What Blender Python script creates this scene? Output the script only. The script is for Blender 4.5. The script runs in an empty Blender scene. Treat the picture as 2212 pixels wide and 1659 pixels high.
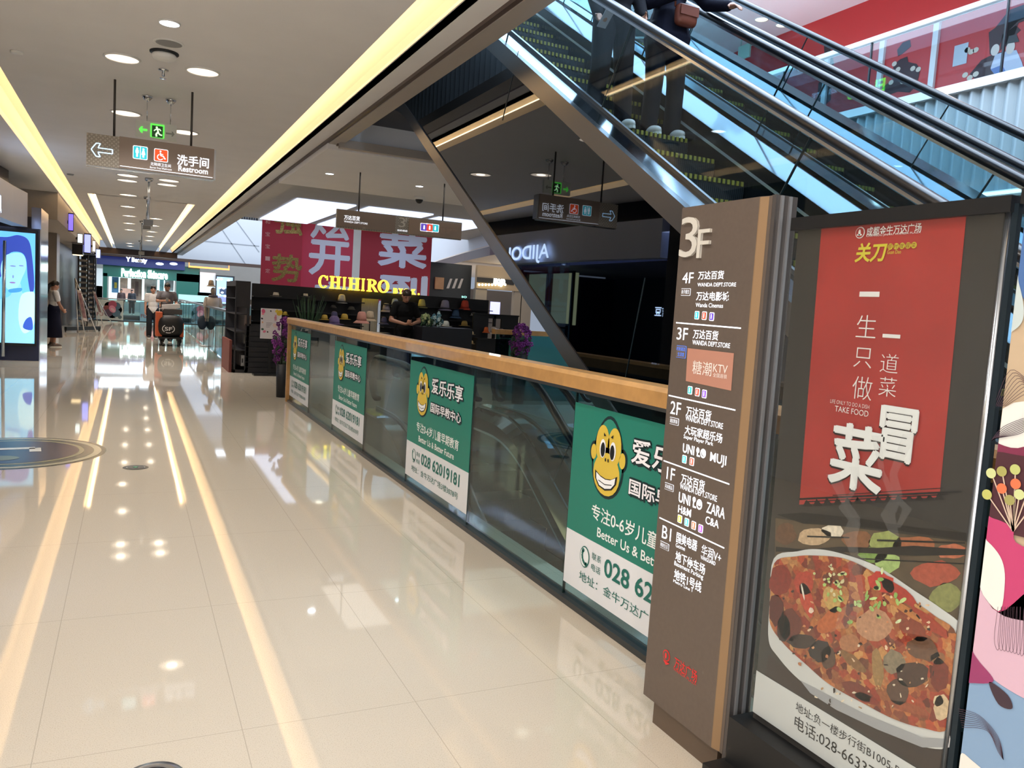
import bpy, bmesh, math, random
from mathutils import Vector, Matrix
random.seed(7)
S = bpy.context.scene
COL = S.collection

# ---------------------------------------------------------------- camera
FPX, CX, CY, CAMH = 1720.0, 1106.0, 829.5, 1.5
_d = Vector((283.0 - CX, 622.0 - CY, FPX)).normalized()
_n = _d.cross(Vector((1, 0.063, 0))).normalized()
if _n.y > 0: _n = -_n
_x = _d.cross(_n)
if _x.x < 0: _x = -_x
RW = Matrix((_x, _d, _n))                 # camera frame (right, down, forward) -> world
CAM = Vector((0, 0, CAMH))
cd = bpy.data.cameras.new('camera'); cam = bpy.data.objects.new('camera', cd); COL.objects.link(cam)
cd.sensor_width = 36.0; cd.lens = FPX / 2212 * 36; cd.clip_start = 0.05; cd.clip_end = 300
_c = [RW.col[0], -RW.col[1], -RW.col[2]]
_m = Matrix((( _c[0][0], _c[1][0], _c[2][0], 0), (_c[0][1], _c[1][1], _c[2][1], 0), (_c[0][2], _c[1][2], _c[2][2], CAMH), (0, 0, 0, 1)))
cam.matrix_world = _m
S.camera = cam

# ---------------------------------------------------------------- world, view, large lights
S.view_settings.view_transform = 'Standard'; S.view_settings.look = 'None'
S.view_settings.gamma = 1.0; S.view_settings.use_curve_mapping = False
S.view_settings.exposure = 0.3
w = bpy.data.worlds.new('world'); S.world = w; w.use_nodes = True
w.node_tree.nodes['Background'].inputs[0].default_value = (0.62, 0.72, 0.9, 1)
w.node_tree.nodes['Background'].inputs[1].default_value = 0.4
S.cycles.max_bounces = 8; S.cycles.transparent_max_bounces = 24; S.cycles.caustics_reflective = False
S.cycles.caustics_refractive = False; S.cycles.sample_clamp_indirect = 4.0

def area(name, loc, sx, sy, energy, color, rot=(0, 0, 0), spread=180):
    l = bpy.data.lights.new(name, 'AREA'); l.shape = 'RECTANGLE'; l.size = sx; l.size_y = sy
    l.energy = energy; l.color = color; l.spread = math.radians(spread)
    o = bpy.data.objects.new(name, l); o.location = loc; o.rotation_euler = rot; COL.objects.link(o); return o
def spot(name, loc, energy, color=(1, .96, .92), size=95, blend=.6, rad=.05, rot=(0, 0, 0)):
    l = bpy.data.lights.new(name, 'SPOT'); l.energy = energy; l.color = color
    l.spot_size = math.radians(size); l.spot_blend = blend; l.shadow_soft_size = rad
    o = bpy.data.objects.new(name, l); o.location = loc; o.rotation_euler = rot; COL.objects.link(o); return o
area('atrium_skylight_light', (5.7, 9.0, 9.35), 7.2, 24, 2600, (.70, .84, 1.0))
area('left_fill_light', (-2.25, -3.6, 1.6), 2.6, 8, 230, (.97, .97, 1), (0, math.radians(-90), 0))  # added unseen fill light for the ceiling and the posters
area('far_atrium_skylight_light', (7, 43, 8.8), 12, 24, 2800, (.75, .86, 1.0))

# ---------------------------------------------------------------- helpers
def ray(px, py): return RW @ Vector((px - CX, py - CY, FPX))
def at(px, py, X=None, Y=None, Z=None):
    r = ray(px, py)
    t = X / r.x if X is not None else Y / r.y if Y is not None else (Z - CAMH) / r.z
    return CAM + r * t

def lin(c):
    if isinstance(c, str): c = [int(c[i:i + 2], 16) for i in (0, 2, 4)]
    return tuple((x / 255 / 12.92 if x / 255 <= .04045 else ((x / 255 + .055) / 1.055) ** 2.4) for x in c)
MATS = {}
def mat(name, color, rough=.5, metal=0.0, spec=.5, emit=0.0, ecol=None, noise=0.0, nscale=8.0, coat=0.0, bump=0.0):
    if name in MATS: return MATS[name]
    m = bpy.data.materials.new(name); m.use_nodes = True; nt = m.node_tree; b = nt.nodes['Principled BSDF']
    c = lin(color)
    b.inputs['Base Color'].default_value = (*c, 1); b.inputs['Roughness'].default_value = rough
    b.inputs['Metallic'].default_value = metal; b.inputs['Specular IOR Level'].default_value = spec
    b.inputs['Coat Weight'].default_value = coat
    if emit:
        b.inputs['Emission Color'].default_value = (*(lin(ecol) if ecol else c), 1); b.inputs['Emission Strength'].default_value = emit
    if noise or bump:
        tc = nt.nodes.new('ShaderNodeTexCoord'); nz = nt.nodes.new('ShaderNodeTexNoise')
        nz.inputs['Scale'].default_value = nscale; nz.inputs['Detail'].default_value = 4
        nt.links.new(tc.outputs['Object'], nz.inputs['Vector'])
        if noise:
            r = nt.nodes.new('ShaderNodeValToRGB'); r.color_ramp.elements[0].position = .3; r.color_ramp.elements[1].position = .7
            r.color_ramp.elements[0].color = (*[x * (1 - noise) for x in c], 1); r.color_ramp.elements[1].color = (*[min(1, x * (1 + noise)) for x in c], 1)
            nt.links.new(nz.outputs['Fac'], r.inputs[0]); nt.links.new(r.outputs[0], b.inputs['Base Color'])
        if bump:
            bp = nt.nodes.new('ShaderNodeBump'); bp.inputs['Strength'].default_value = bump; bp.inputs['Distance'].default_value = .01
            nt.links.new(nz.outputs['Fac'], bp.inputs['Height']); nt.links.new(bp.outputs[0], b.inputs['Normal'])
    MATS[name] = m; return m
def glow(name, color, strength):
    return mat(name, color, rough=.6, emit=strength, spec=.2)
def flat(hexcol, rough=.45, spec=.4):
    return mat('print_' + hexcol, hexcol, rough=rough, spec=spec)
def glass(name, tint, refl=1.0, f0=.04):
    if name in MATS: return MATS[name]
    m = bpy.data.materials.new(name); m.use_nodes = True; nt = m.node_tree; nt.nodes.clear()
    out = nt.nodes.new('ShaderNodeOutputMaterial'); mix = nt.nodes.new('ShaderNodeMixShader')
    tr = nt.nodes.new('ShaderNodeBsdfTransparent'); gl = nt.nodes.new('ShaderNodeBsdfGlossy'); fr = nt.nodes.new('ShaderNodeFresnel')
    ge = nt.nodes.new('ShaderNodeNewGeometry'); io = nt.nodes.new('ShaderNodeMapRange'); io.inputs[3].default_value = 1.5; io.inputs[4].default_value = 1 / 1.5
    nt.links.new(ge.outputs['Backfacing'], io.inputs[0]); nt.links.new(io.outputs[0], fr.inputs['IOR'])
    tr.inputs['Color'].default_value = (*lin(tint), 1); gl.inputs['Roughness'].default_value = .005
    gl.inputs['Color'].default_value = (.95, .98, 1, 1)
    mu = nt.nodes.new('ShaderNodeMath'); mu.operation = 'MULTIPLY'; mu.inputs[1].default_value = refl
    nt.links.new(fr.outputs[0], mu.inputs[0]); nt.links.new(mu.outputs[0], mix.inputs[0])
    nt.links.new(tr.outputs[0], mix.inputs[1]); nt.links.new(gl.outputs[0], mix.inputs[2]); nt.links.new(mix.outputs[0], out.inputs[0])
    MATS[name] = m; return m

_tc = {}
def text_geo(s, bold=0.0, shear=0.0):
    k = (s, bold, shear)
    if k not in _tc:
        cu = bpy.data.curves.new('t', 'FONT'); cu.body = s; cu.resolution_u = 3; cu.offset = bold; cu.shear = shear
        o = bpy.data.objects.new('t', cu); me = bpy.data.meshes.new_from_object(o)
        _tc[k] = ([v.co.xy for v in me.vertices], [tuple(p.vertices) for p in me.polygons])
        bpy.data.objects.remove(o); bpy.data.curves.remove(cu); bpy.data.meshes.remove(me)
    return _tc[k]

class Frame:
    """a flat sheet: origin, right and up directions seen from its front"""
    def __init__(s, O, ux, uy):
        s.O = Vector(O); s.ux = Vector(ux).normalized(); s.uy = Vector(uy).normalized(); s.n = s.ux.cross(s.uy)
    def P(s, u, v, k=0.0): return s.O + s.ux * u + s.uy * v + s.n * k
    def px(s, x, y):
        r = ray(x, y); t = (s.O - CAM).dot(s.n) / r.dot(s.n); q = CAM + r * t - s.O
        return (q.dot(s.ux), q.dot(s.uy))
FX = lambda X, Y0, Z0=0: Frame((X, Y0, Z0), (0, -1, 0), (0, 0, 1))     # sheet facing the corridor (-X)
FXP = lambda X, Y0, Z0=0: Frame((X, Y0, Z0), (0, 1, 0), (0, 0, 1))     # sheet facing +X
FY = lambda Y, X0=0, Z0=0: Frame((X0, Y, Z0), (1, 0, 0), (0, 0, 1))     # sheet facing the camera (-Y)

LAYER = .0012
class MB:
    def __init__(s): s.v = []; s.f = []; s.mi = []; s.sm = []; s.mats = []; s.cur = 0; s.smooth = False
    def use(s, m):
        if m not in s.mats: s.mats.append(m)
        s.cur = s.mats.index(m); return s
    def add(s, vs, fs):
        o = len(s.v); s.v += [tuple(v) for v in vs]
        for f in fs: s.f.append(tuple(i + o for i in f)); s.mi.append(s.cur); s.sm.append(s.smooth)
        return s
    def box(s, x0, x1, y0, y1, z0, z1):
        vs = [(x, y, z) for z in (z0, z1) for y in (y0, y1) for x in (x0, x1)]
        return s.add(vs, [(0, 2, 3, 1), (4, 5, 7, 6), (0, 1, 5, 4), (2, 6, 7, 3), (0, 4, 6, 2), (1, 3, 7, 5)])
    def obox(s, c, ax, ay, az):
        c = Vector(c); ax = Vector(ax); ay = Vector(ay); az = Vector(az)
        vs = [c + ax * i + ay * j + az * k for k in (-1, 1) for j in (-1, 1) for i in (-1, 1)]
        return s.add(vs, [(0, 2, 3, 1), (4, 5, 7, 6), (0, 1, 5, 4), (2, 6, 7, 3), (0, 4, 6, 2), (1, 3, 7, 5)])
    def bar(s, a, b, w, h=None, up=(0, 0, 1)):
        a = Vector(a); b = Vector(b); d = (b - a); L = d.length; d /= L; h = h or w
        u = Vector(up)
        if abs(d.dot(u)) > .99: u = Vector((0, 1, 0))
        x = d.cross(u).normalized(); y = x.cross(d)
        return s.obox((a + b) / 2, x * w / 2, d * L / 2, y * h / 2)
    def prism(s, pts, vec):
        n = len(pts); vec = Vector(vec); p = [Vector(q) for q in pts]
        vs = p + [q + vec for q in p]
        return s.add(vs, [tuple(range(n - 1, -1, -1)), tuple(range(n, 2 * n))] + [(i, (i + 1) % n, n + (i + 1) % n, n + i) for i in range(n)])
    def quad(s, *p): return s.add(p, [tuple(range(len(p)))])
    def tube(s, pts, r, seg=8, caps=True):
        p = [Vector(q) for q in pts]; n = len(p); rs = r if isinstance(r, (list, tuple)) else [r] * n
        vs = []; t0 = (p[1] - p[0]).normalized(); ref = Vector((0, 0, 1)) if abs(t0.z) < .9 else Vector((1, 0, 0))
        x = t0.cross(ref).normalized()
        for i in range(n):
            t = (p[min(i + 1, n - 1)] - p[max(i - 1, 0)]).normalized()
            x = (x - t * x.dot(t)).normalized(); y = t.cross(x)
            vs += [p[i] + (x * math.cos(a) + y * math.sin(a)) * rs[i] for a in [2 * math.pi * k / seg for k in range(seg)]]
        fs = [(i * seg + k, i * seg + (k + 1) % seg, (i + 1) * seg + (k + 1) % seg, (i + 1) * seg + k) for i in range(n - 1) for k in range(seg)]
        sm = s.smooth; s.smooth = True; s.add(vs, fs); s.smooth = sm
        if caps:
            o = len(s.v) - len(vs)
            s.f += [tuple(o + k for k in range(seg - 1, -1, -1)), tuple(o + (n - 1) * seg + k for k in range(seg))]; s.mi += [s.cur] * 2; s.sm += [False] * 2
        return s
    def lathe(s, prof, c=(0, 0, 0), seg=16, axis='z', sx=1, sy=1, caps=True):
        c = Vector(c); vs = []; n = len(prof)
        for r, z in prof:
            for k in range(seg):
                a = 2 * math.pi * k / seg; q = Vector((r * math.cos(a) * sx, r * math.sin(a) * sy, z))
                if axis == 'y': q = Vector((q.x, -q.z, q.y))
                if axis == 'x': q = Vector((-q.z, q.x, q.y))
                vs.append(c + q)
        fs = [(i * seg + k, i * seg + (k + 1) % seg, (i + 1) * seg + (k + 1) % seg, (i + 1) * seg + k) for i in range(n - 1) for k in range(seg)]
        if caps: fs += [tuple(range(seg - 1, -1, -1)), tuple((n - 1) * seg + k for k in range(seg))]
        sm = s.smooth; s.smooth = True; s.add(vs, fs); s.smooth = sm; return s
    def ell(s, c, r, rot=None, seg=14, rings=8):
        c = Vector(c); vs = []; r = Vector(r) if not isinstance(r, (int, float)) else Vector((r, r, r))
        for i in range(1, rings):
            t = math.pi * i / rings
            for k in range(seg):
                a = 2 * math.pi * k / seg
                vs.append(Vector((r.x * math.sin(t) * math.cos(a), r.y * math.sin(t) * math.sin(a), r.z * math.cos(t))))
        vs += [Vector((0, 0, r.z)), Vector((0, 0, -r.z))]
        if rot is not None: vs = [rot @ v for v in vs]
        vs = [c + v for v in vs]
        fs = [(i * seg + k, (i + 1) * seg + k, (i + 1) * seg + (k + 1) % seg, i * seg + (k + 1) % seg) for i in range(rings - 2) for k in range(seg)]
        T, B = len(vs) - 2, len(vs) - 1
        fs += [(T, k, (k + 1) % seg) for k in range(seg)] + [(B, (rings - 2) * seg + (k + 1) % seg, (rings - 2) * seg + k) for k in range(seg)]
        sm = s.smooth; s.smooth = True; s.add(vs, fs); s.smooth = sm; return s
    def cap(s, a, b, ra, rb, seg=12):
        """rounded cone from a to b"""
        a = Vector(a); b = Vector(b); d = (b - a); L = d.length
        if L < 1e-5: return s.ell(a, ra)
        d /= L; pts = []; rs = []
        for t in (80, 55, 28, 0): pts.append(a - d * ra * math.sin(math.radians(t))); rs.append(ra * math.cos(math.radians(t)))
        for t in (0, 28, 55, 80): pts.append(b + d * rb * math.sin(math.radians(t))); rs.append(rb * math.cos(math.radians(t)))
        return s.tube(pts, rs, seg)
    # flat print on a frame, k = layer
    def fpoly(s, fr, pts, k=1): return s.add([fr.P(u, v, k * LAYER) for u, v in pts], [tuple(range(len(pts)))])
    def fpx(s, fr, pts, k=1): return s.fpoly(fr, [fr.px(*p) for p in pts], k)
    def frect(s, fr, u0, v0, u1, v1, k=1): return s.fpoly(fr, [(u0, v0), (u1, v0), (u1, v1), (u0, v1)], k)
    def fell(s, fr, u, v, ru, rv, k=1, rot=0, seg=20):
        c, sn = math.cos(rot), math.sin(rot)
        return s.fpoly(fr, [(u + ru * math.cos(a) * c - rv * math.sin(a) * sn, v + ru * math.cos(a) * sn + rv * math.sin(a) * c) for a in [2 * math.pi * i / seg for i in range(seg)]], k)
    def fline(s, fr, pts, w, k=1):
        for (a, b), (c, d) in zip(pts, pts[1:]):
            L = math.hypot(c - a, d - b) or 1; x, y = -(d - b) / L * w / 2, (c - a) / L * w / 2
            s.fpoly(fr, [(a - x, b - y), (c - x, d - y), (c + x, d + y), (a + x, b + y)], k)
        return s
    def fround(s, fr, u0, v0, u1, v1, r, k=1):
        p = []
        for cx, cy, a0 in ((u1 - r, v0 + r, -90), (u1 - r, v1 - r, 0), (u0 + r, v1 - r, 90), (u0 + r, v0 + r, 180)):
            p += [(cx + r * math.cos(math.radians(a0 + t)), cy + r * math.sin(math.radians(a0 + t))) for t in (0, 30, 60, 90)]
        return s.fpoly(fr, p, k)
    def ftext(s, fr, t, u, v, h, wd=None, k=2, bold=0.0, depth=0.0, anchor='l', shear=0.0):
        """text with baseline-left (u, v), glyph height h, total width wd"""
        vs, fs = text_geo(t, bold, shear)
        if not vs: return s
        x0 = min(p.x for p in vs); x1 = max(p.x for p in vs); y1 = max(p.y for p in vs); y0 = min(p.y for p in vs)
        cjk = any(ord(ch) > 0x2e00 for ch in t); base = y0 if cjk else 0.0
        sy = h / (y1 - base); sx = wd / (x1 - x0) if wd else sy
        if anchor == 'c': u -= (x1 - x0) * sx / 2
        P = [(u + (p.x - x0) * sx, v + (p.y - base) * sy) for p in vs]
        s.add([fr.P(a, b, k * LAYER + depth) for a, b in P], fs)
        if depth:
            ed = {}
            for f in fs:
                for i in range(len(f)):
                    e = (f[i], f[(i + 1) % len(f)])
                    if (e[1], e[0]) in ed: del ed[(e[1], e[0])]
                    else: ed[e] = 1
            for a, b in ed: s.quad(fr.P(*P[a]), fr.P(*P[b]), fr.P(*P[b], depth), fr.P(*P[a], depth))
        return s
    def brush(s, fr, t, l, r, top, k=2, d=3, bold=0.0):
        """heavy brush character: the glyph laid several times with small shifts"""
        for i, (dx, dy) in enumerate(((0, 0), (1, 0), (-1, .3), (0, 1.2), (.7, -1), (-.7, -.8), (.6, .8))): s.ftpx(fr, t, (l[0] + dx * d, l[1] + dy * d), (r[0] + dx * d, r[1] + dy * d), (top[0] + dx * d, top[1] + dy * d), k + i * .3, bold)
        return s
    def ftpx(s, fr, t, pl, pr, ptop, k=2, bold=0.0, depth=0.0, shear=0.0):
        u0, v0 = fr.px(*pl); u1, _ = fr.px(*pr); h = fr.px(*ptop)[1] - v0
        return s.ftext(fr, t, u0, v0, h, u1 - u0, k, bold, depth, 'l', shear)
    def build(s, name, m=None, parent=None, label=None, smooth=None):
        me = bpy.data.meshes.new(name); me.from_pydata(s.v, [], s.f)
        for q in (s.mats or [m]): me.materials.append(q)
        me.polygons.foreach_set('material_index', s.mi if s.mats else [0] * len(s.f))
        me.polygons.foreach_set('use_smooth', [True] * len(s.f) if smooth else s.sm)
        me.update()
        o = bpy.data.objects.new(name, me); COL.objects.link(o)
        if parent: adopt(o, parent)
        if label: o['label'] = label
        return o
def root_of(o):
    L = Matrix.Identity(4)
    while o is not None: L = o.matrix_basis if o.parent is None else o.matrix_basis; return L
def adopt(o, parent):
    o.parent = parent
    p = parent
    while p.parent is not None: p = p.parent
    o.matrix_parent_inverse = Matrix.Translation(p.location).inverted() if p is parent else Matrix.Identity(4)
def thing(name, label, cat, loc=(0, 0, 0), group=None):
    o = bpy.data.objects.new(name, None); COL.objects.link(o); o.location = loc; o.empty_display_size = .1
    o['label'] = label; o['category'] = cat
    if group: o['group'] = group
    return o
def tag(o, label, cat, group=None):
    o['label'] = label; o['category'] = cat
    if group: o['group'] = group
    return o
def struct(mb, name, m=None):
    o = mb.build(name, m); o['kind'] = 'structure'; return o
def kids(o): return [c for c in COL.objects if c.parent is o]
def copy_tree(o, parent=None):
    c = o.copy(); COL.objects.link(c)
    if parent: c.parent = parent
    for ch in kids(o): copy_tree(ch, c)
    return c
def dup(o, loc, label, rotz=None):
    c = copy_tree(o); c.location = loc; c['label'] = label
    if rotz is not None: c.rotation_euler.z = rotz
    return c
ORD = ['first', 'second', 'third', 'fourth', 'fifth', 'sixth', 'seventh', 'eighth', 'ninth', 'tenth', 'eleventh', 'twelfth', 'thirteenth', 'fourteenth']
# ================================================================ THE SETTING
M = {}
def floor_mat():
    m = bpy.data.materials.new('polished_cream_tile'); m.use_nodes = True; nt = m.node_tree; b = nt.nodes['Principled BSDF']; L = nt.links
    tc = nt.nodes.new('ShaderNodeTexCoord'); sp = nt.nodes.new('ShaderNodeSeparateXYZ'); L.new(tc.outputs['Object'], sp.inputs[0])
    def joint(out, off, size):
        a = nt.nodes.new('ShaderNodeMath'); a.operation = 'ADD'; a.inputs[1].default_value = off; L.new(out, a.inputs[0])
        p = nt.nodes.new('ShaderNodeMath'); p.operation = 'PINGPONG'; p.inputs[1].default_value = size / 2; L.new(a.outputs[0], p.inputs[0])
        q = nt.nodes.new('ShaderNodeMath'); q.operation = 'LESS_THAN'; q.inputs[1].default_value = .0016; L.new(p.outputs[0], q.inputs[0]); return q.outputs[0]
    j1 = joint(sp.outputs['X'], 9.705, .63); j2 = joint(sp.outputs['Y'], 10.45, 1.2)
    mx = nt.nodes.new('ShaderNodeMath'); mx.operation = 'MAXIMUM'; L.new(j1, mx.inputs[0]); L.new(j2, mx.inputs[1])
    nz = nt.nodes.new('ShaderNodeTexNoise'); nz.inputs['Scale'].default_value = 260; nz.inputs['Detail'].default_value = 2; L.new(tc.outputs['Object'], nz.inputs['Vector'])
    n2 = nt.nodes.new('ShaderNodeTexNoise'); n2.inputs['Scale'].default_value = 1.3; L.new(tc.outputs['Object'], n2.inputs['Vector'])
    r = nt.nodes.new('ShaderNodeValToRGB'); r.color_ramp.elements[0].position = .25; r.color_ramp.elements[0].color = (*lin('b3a692'), 1)
    r.color_ramp.elements[1].position = .48; r.color_ramp.elements[1].color = (*lin('cfc4b2'), 1); L.new(nz.outputs['Fac'], r.inputs[0])
    m1 = nt.nodes.new('ShaderNodeMix'); m1.data_type = 'RGBA'; L.new(mx.outputs[0], m1.inputs[0]); L.new(r.outputs[0], m1.inputs[6]); m1.inputs[7].default_value = (*lin('b4a998'), 1)
    L.new(m1.outputs[2], b.inputs['Base Color'])
    rr = nt.nodes.new('ShaderNodeMapRange'); rr.inputs[3].default_value = .02; rr.inputs[4].default_value = .06; L.new(n2.outputs['Fac'], rr.inputs[0]); L.new(rr.outputs[0], b.inputs['Roughness'])
    b.inputs['Specular IOR Level'].default_value = .9
    return m
M['floor'] = floor_mat()
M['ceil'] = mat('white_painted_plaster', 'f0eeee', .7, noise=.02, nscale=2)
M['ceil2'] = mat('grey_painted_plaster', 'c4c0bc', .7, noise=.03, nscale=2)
M['brown'] = mat('brown_metal_strip', '53433c', .4, .3)
M['beige'] = mat('beige_metal_band', 'a8a098', .5)
M['dark'] = mat('near_black_panel', '17181c', .5)
M['darkwall'] = mat('dark_shop_wall', '2a2b33', .45)
M['greystone'] = mat('grey_stone_cladding', '8d857e', .35, noise=.06, nscale=3)
M['white'] = mat('white_paint', 'e8e8e8', .5)
M['offwhite'] = mat('off_white_panel', 'dfe3e4', .5)
M['steel'] = mat('brushed_stainless', 'b9bdc2', .22, .95)
M['chrome'] = mat('chrome', 'd8dadd', .08, 1.0)
M['black'] = mat('black_plastic', '101113', .35)
M['rubber'] = mat('black_rubber', '14161b', .28, spec=.6)
M['wood'] = mat('oak_handrail', 'b88a52', .32, noise=.12, nscale=14, coat=.3)
M['glass'] = glass('clear_railing_glass', 'cfe5e6')
M['glass_esc'] = glass('escalator_glass', 'e6f1f4', .55)
M['cove'] = mat('cream_cove_paint', 'efe6d6', .7)
M['led_warm'] = glow('warm_cove_led', 'ffdfb0', 9)
M['sky'] = glow('skylight_panel', 'b8dcff', .6)
M['lightbox'] = glow('ceiling_light_box', 'd5e2ff', 1.15)

b = MB()                                                     # 3F floor around both voids
for x0, x1, y0, y1 in ((-9, 2.31, -8, 40), (2.31, 17, -8, 1.0), (10.2, 17, 1.0, 56), (2.31, 10.2, 11.6, 18.2), (2.5, 5.4, 8.45, 11.6), (2.31, 2.75, 18.2, 38), (2.31, 10.2, 38, 40)):
    b.box(x0, x1, y0, y1, -.32, 0)
struct(b, 'floor', M['floor'])
b = MB(); b.box(-9, 17, -8, 60, -5.2, -5); struct(b, 'floor_lower', mat('lower_floor_tile', '9a958c', .15))

# corridor ceiling with warm coves
b = MB()
for x0, x1, y0, y1 in ((-1.15, 1.66, -6, 20), (-1.15, -.9, 20, 46.5), (-.74, 1.14, 20, 46.5), (1.3, 1.66, 20, 46.5), (-4, -1.47, -6, 46.5), (1.92, 2.17, -6, 46.5)):
    b.box(x0, x1, y0, y1, 3.5, 3.58)
b.box(-.9, 1.3, 20.0, 20.08, 3.5, 3.62)
struct(b, 'ceiling', M['ceil'])
b = MB()
b.box(-1.62, -1.0, -6, 46.5, 3.84, 3.92); b.box(-1.55, -1.47, -6, 46.5, 3.58, 3.84); cp = [(1.5, 3.84), (1.62, 3.83), (1.7, 3.80), (1.78, 3.745), (1.85, 3.67), (1.9, 3.58), (1.93, 3.5), (2.0, 3.5), (2.0, 3.9), (1.5, 3.9)]; b.prism([(x, -6, z) for x, z in cp], (0, 52.5, 0))
b.box(-1.02, -.94, -6, 46.5, 3.58, 3.84); b.box(1.45, 1.5, -6, 46.5, 3.58, 3.84)
b.box(-.98, -.64, 20, 46.5, 3.72, 3.78); b.box(1.04, 1.4, 20, 46.5, 3.72, 3.78)
b.box(-.98, -.9, 20, 46.5, 3.58, 3.72); b.box(-.72, -.64, 20, 46.5, 3.58, 3.72); b.box(1.04, 1.12, 20, 46.5, 3.58, 3.72); b.box(1.32, 1.4, 20, 46.5, 3.58, 3.72)
struct(b, 'ceiling_cove', M['cove'])
def cove_led(label, x, y0, y1, z=3.6):
    t = MB(); t.box(x - .02, x + .02, y0, y1, z, z + .03); o = t.build('cove_light_strip', M['led_warm'])
    tag(o, label, 'light strip')
cove_led('warm light strip along the left edge of the corridor ceiling', -1.09, -5, 46)
cove_led('warm light strip in the long recess beside the escalator void', 1.58, -5, 46)
cove_led('short warm light strip left of the far ceiling row of downlights', -.82, 20.3, 46, 3.68)
cove_led('short warm light strip right of the far ceiling row of downlights', 1.22, 20.3, 46, 3.68)

b = MB(); b.box(2.17, 2.21, -6, 46.5, 3.47, 3.56); b.box(2.3, 10.2, 10.2, 10.28, 3.44, 3.5); struct(b, 'trim_1', M['brown'])
b = MB(); b.box(2.21, 2.37, -6, 46.5, 3.46, 3.56); b.box(2.31, 10.2, 10.1, 10.2, 3.4, 3.5); struct(b, 'trim_2', M['beige'])
b = MB(); b.box(-4, 2.3, -6, 46.5, 3.95, 5.0); b.box(2.2, 2.3, -6, 46.5, 3.56, 5.0); struct(b, 'ceiling_slab', M['ceil2'])
def ribbed(x, y0, y1, z0, z1, nx, pitch=.125, depth=.05):
    t = MB(); n = int((y1 - y0) / pitch)
    for i in range(n):
        y = y0 + i * pitch; a = nx * depth
        p = [(x, y, z0), (x + a * .3, y + pitch * .15, z0), (x + a, y + pitch * .42, z0), (x + a * .9, y + pitch * .6, z0), (x + a * .25, y + pitch * .85, z0), (x, y + pitch, z0), (x - a, y + pitch, z0), (x - a, y, z0)]
        t.prism(p if nx < 0 else p[::-1], (0, 0, z1 - z0))
    return t
struct(ribbed(2.3, -3, 10.1, 3.57, 4.9, 1), 'wall_left_fascia', mat('grey_ribbed_fascia', '9aa0a2', .5))
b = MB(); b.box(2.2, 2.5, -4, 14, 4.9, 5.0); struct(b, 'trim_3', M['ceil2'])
# 4F walls seen in the dark mirror and as light blockers
b = MB(); b.box(-2.2, -2.1, -6, 46, 5, 8.5); struct(b, 'wall_left_upper', M['darkwall'])
b = MB(); b.box(-2.2, 1.0, -6, 46, 8.5, 8.6); struct(b, 'ceiling_upper_left', M['ceil'])
b = MB(); b.box(.9, 1.0, 14, 23.9, 8.1, 9.45); struct(b, 'wall_left_upper_fascia', M['darkwall'])
# slab between the two voids, its downlit ceiling
b = MB(); b.box(2.2, 10.2, 10.3, 14, 3.4, 5.0); struct(b, 'ceiling_bridge', M['ceil'])
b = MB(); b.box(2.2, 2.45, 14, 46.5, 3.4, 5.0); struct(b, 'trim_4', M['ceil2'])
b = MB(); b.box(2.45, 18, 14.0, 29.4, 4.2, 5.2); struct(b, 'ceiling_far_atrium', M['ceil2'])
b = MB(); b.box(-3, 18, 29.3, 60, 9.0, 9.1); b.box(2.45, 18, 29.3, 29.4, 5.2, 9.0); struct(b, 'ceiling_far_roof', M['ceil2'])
for i, (x0, x1, y0, y1) in enumerate(((4.0, 5.62, 22.3, 29.25), (5.98, 7.9, 22.3, 29.25), (8.25, 10.2, 22.8, 29.25))):
    b = MB(); b.box(x0, x1, y0, y1, 4.16, 4.19); struct(b, 'ceiling_light_box', M['lightbox'])
# right side of the void: ribbed white fascia, 4F balcony and red shopfront
M['rib'] = mat('white_ribbed_fascia', 'a6b2b7', .45)
struct(ribbed(10.2, 1, 12.5, 3.47, 4.86, -1, .17, .06), 'wall_right_fascia', M['rib'])
b = MB(); b.box(10.1, 10.5, 1, 13.2, 4.86, 4.98); struct(b, 'trim_5', M['white'])
b = MB(); b.box(10.14, 14, 1, 13.9, 3.43, 3.47); b.box(10.25, 14, 1, 13.9, 4.8, 5.0); b.box(10.25, 10.35, 1, 13.9, 3.4, 4.9); struct(b, 'ceiling_right', M['ceil'])
b = MB(); b.box(9.6, 14.1, -2, 24, 8.5, 8.6); struct(b, 'ceiling_upper_right', mat('pink_white_plaster', 'e6dcdc', .7))
b = MB(); b.box(9.5, 9.6, -2, 24, 8.5, 9.5); struct(b, 'trim_6', M['white'])
b = MB(); b.box(13.0, 13.1, -2, 14, 0, 3.43); struct(b, 'wall_right', M['darkwall'])
b = MB(); b.box(13.9, 14.0, -2, 24, 5, 8.5); struct(b, 'wall_right_upper', mat('red_shopfront', 'c02e2e', .4))
b = MB(); b.box(10.12, 10.2, 1, 12.5, 3.42, 3.45); struct(b, 'trim_7', glow('fluorescent_strip', 'eef6ff', 3))
b = MB(); b.box(6, 14, 23.9, 24, 5.2, 9.5); struct(b, 'wall_back_upper', mat('bluish_lit_wall', 'b9cdd2', .5))  # bluish light on this wall is put into its colour
b = MB(); b.box(1, 6, 23.9, 24, 5.2, 9.5); b.box(2.3, 9.8, 10.3, 10.35, 5.0, 5.02); struct(b, 'wall_back_upper_dark', mat('darkened_back_wall', '3c4147', .5))  # rest of the same back wall, coloured darker to look unlit
b = MB(); b.box(1.0, 9.5, -4, 24, 9.45, 9.5); struct(b, 'ceiling_skylight', M['sky'])
b = MB(); b.box(-9, 17, -8.1, -8, 0, 13); struct(b, 'wall_front', mat('beige_far_wall', 'b5aca2', .7))
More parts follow.
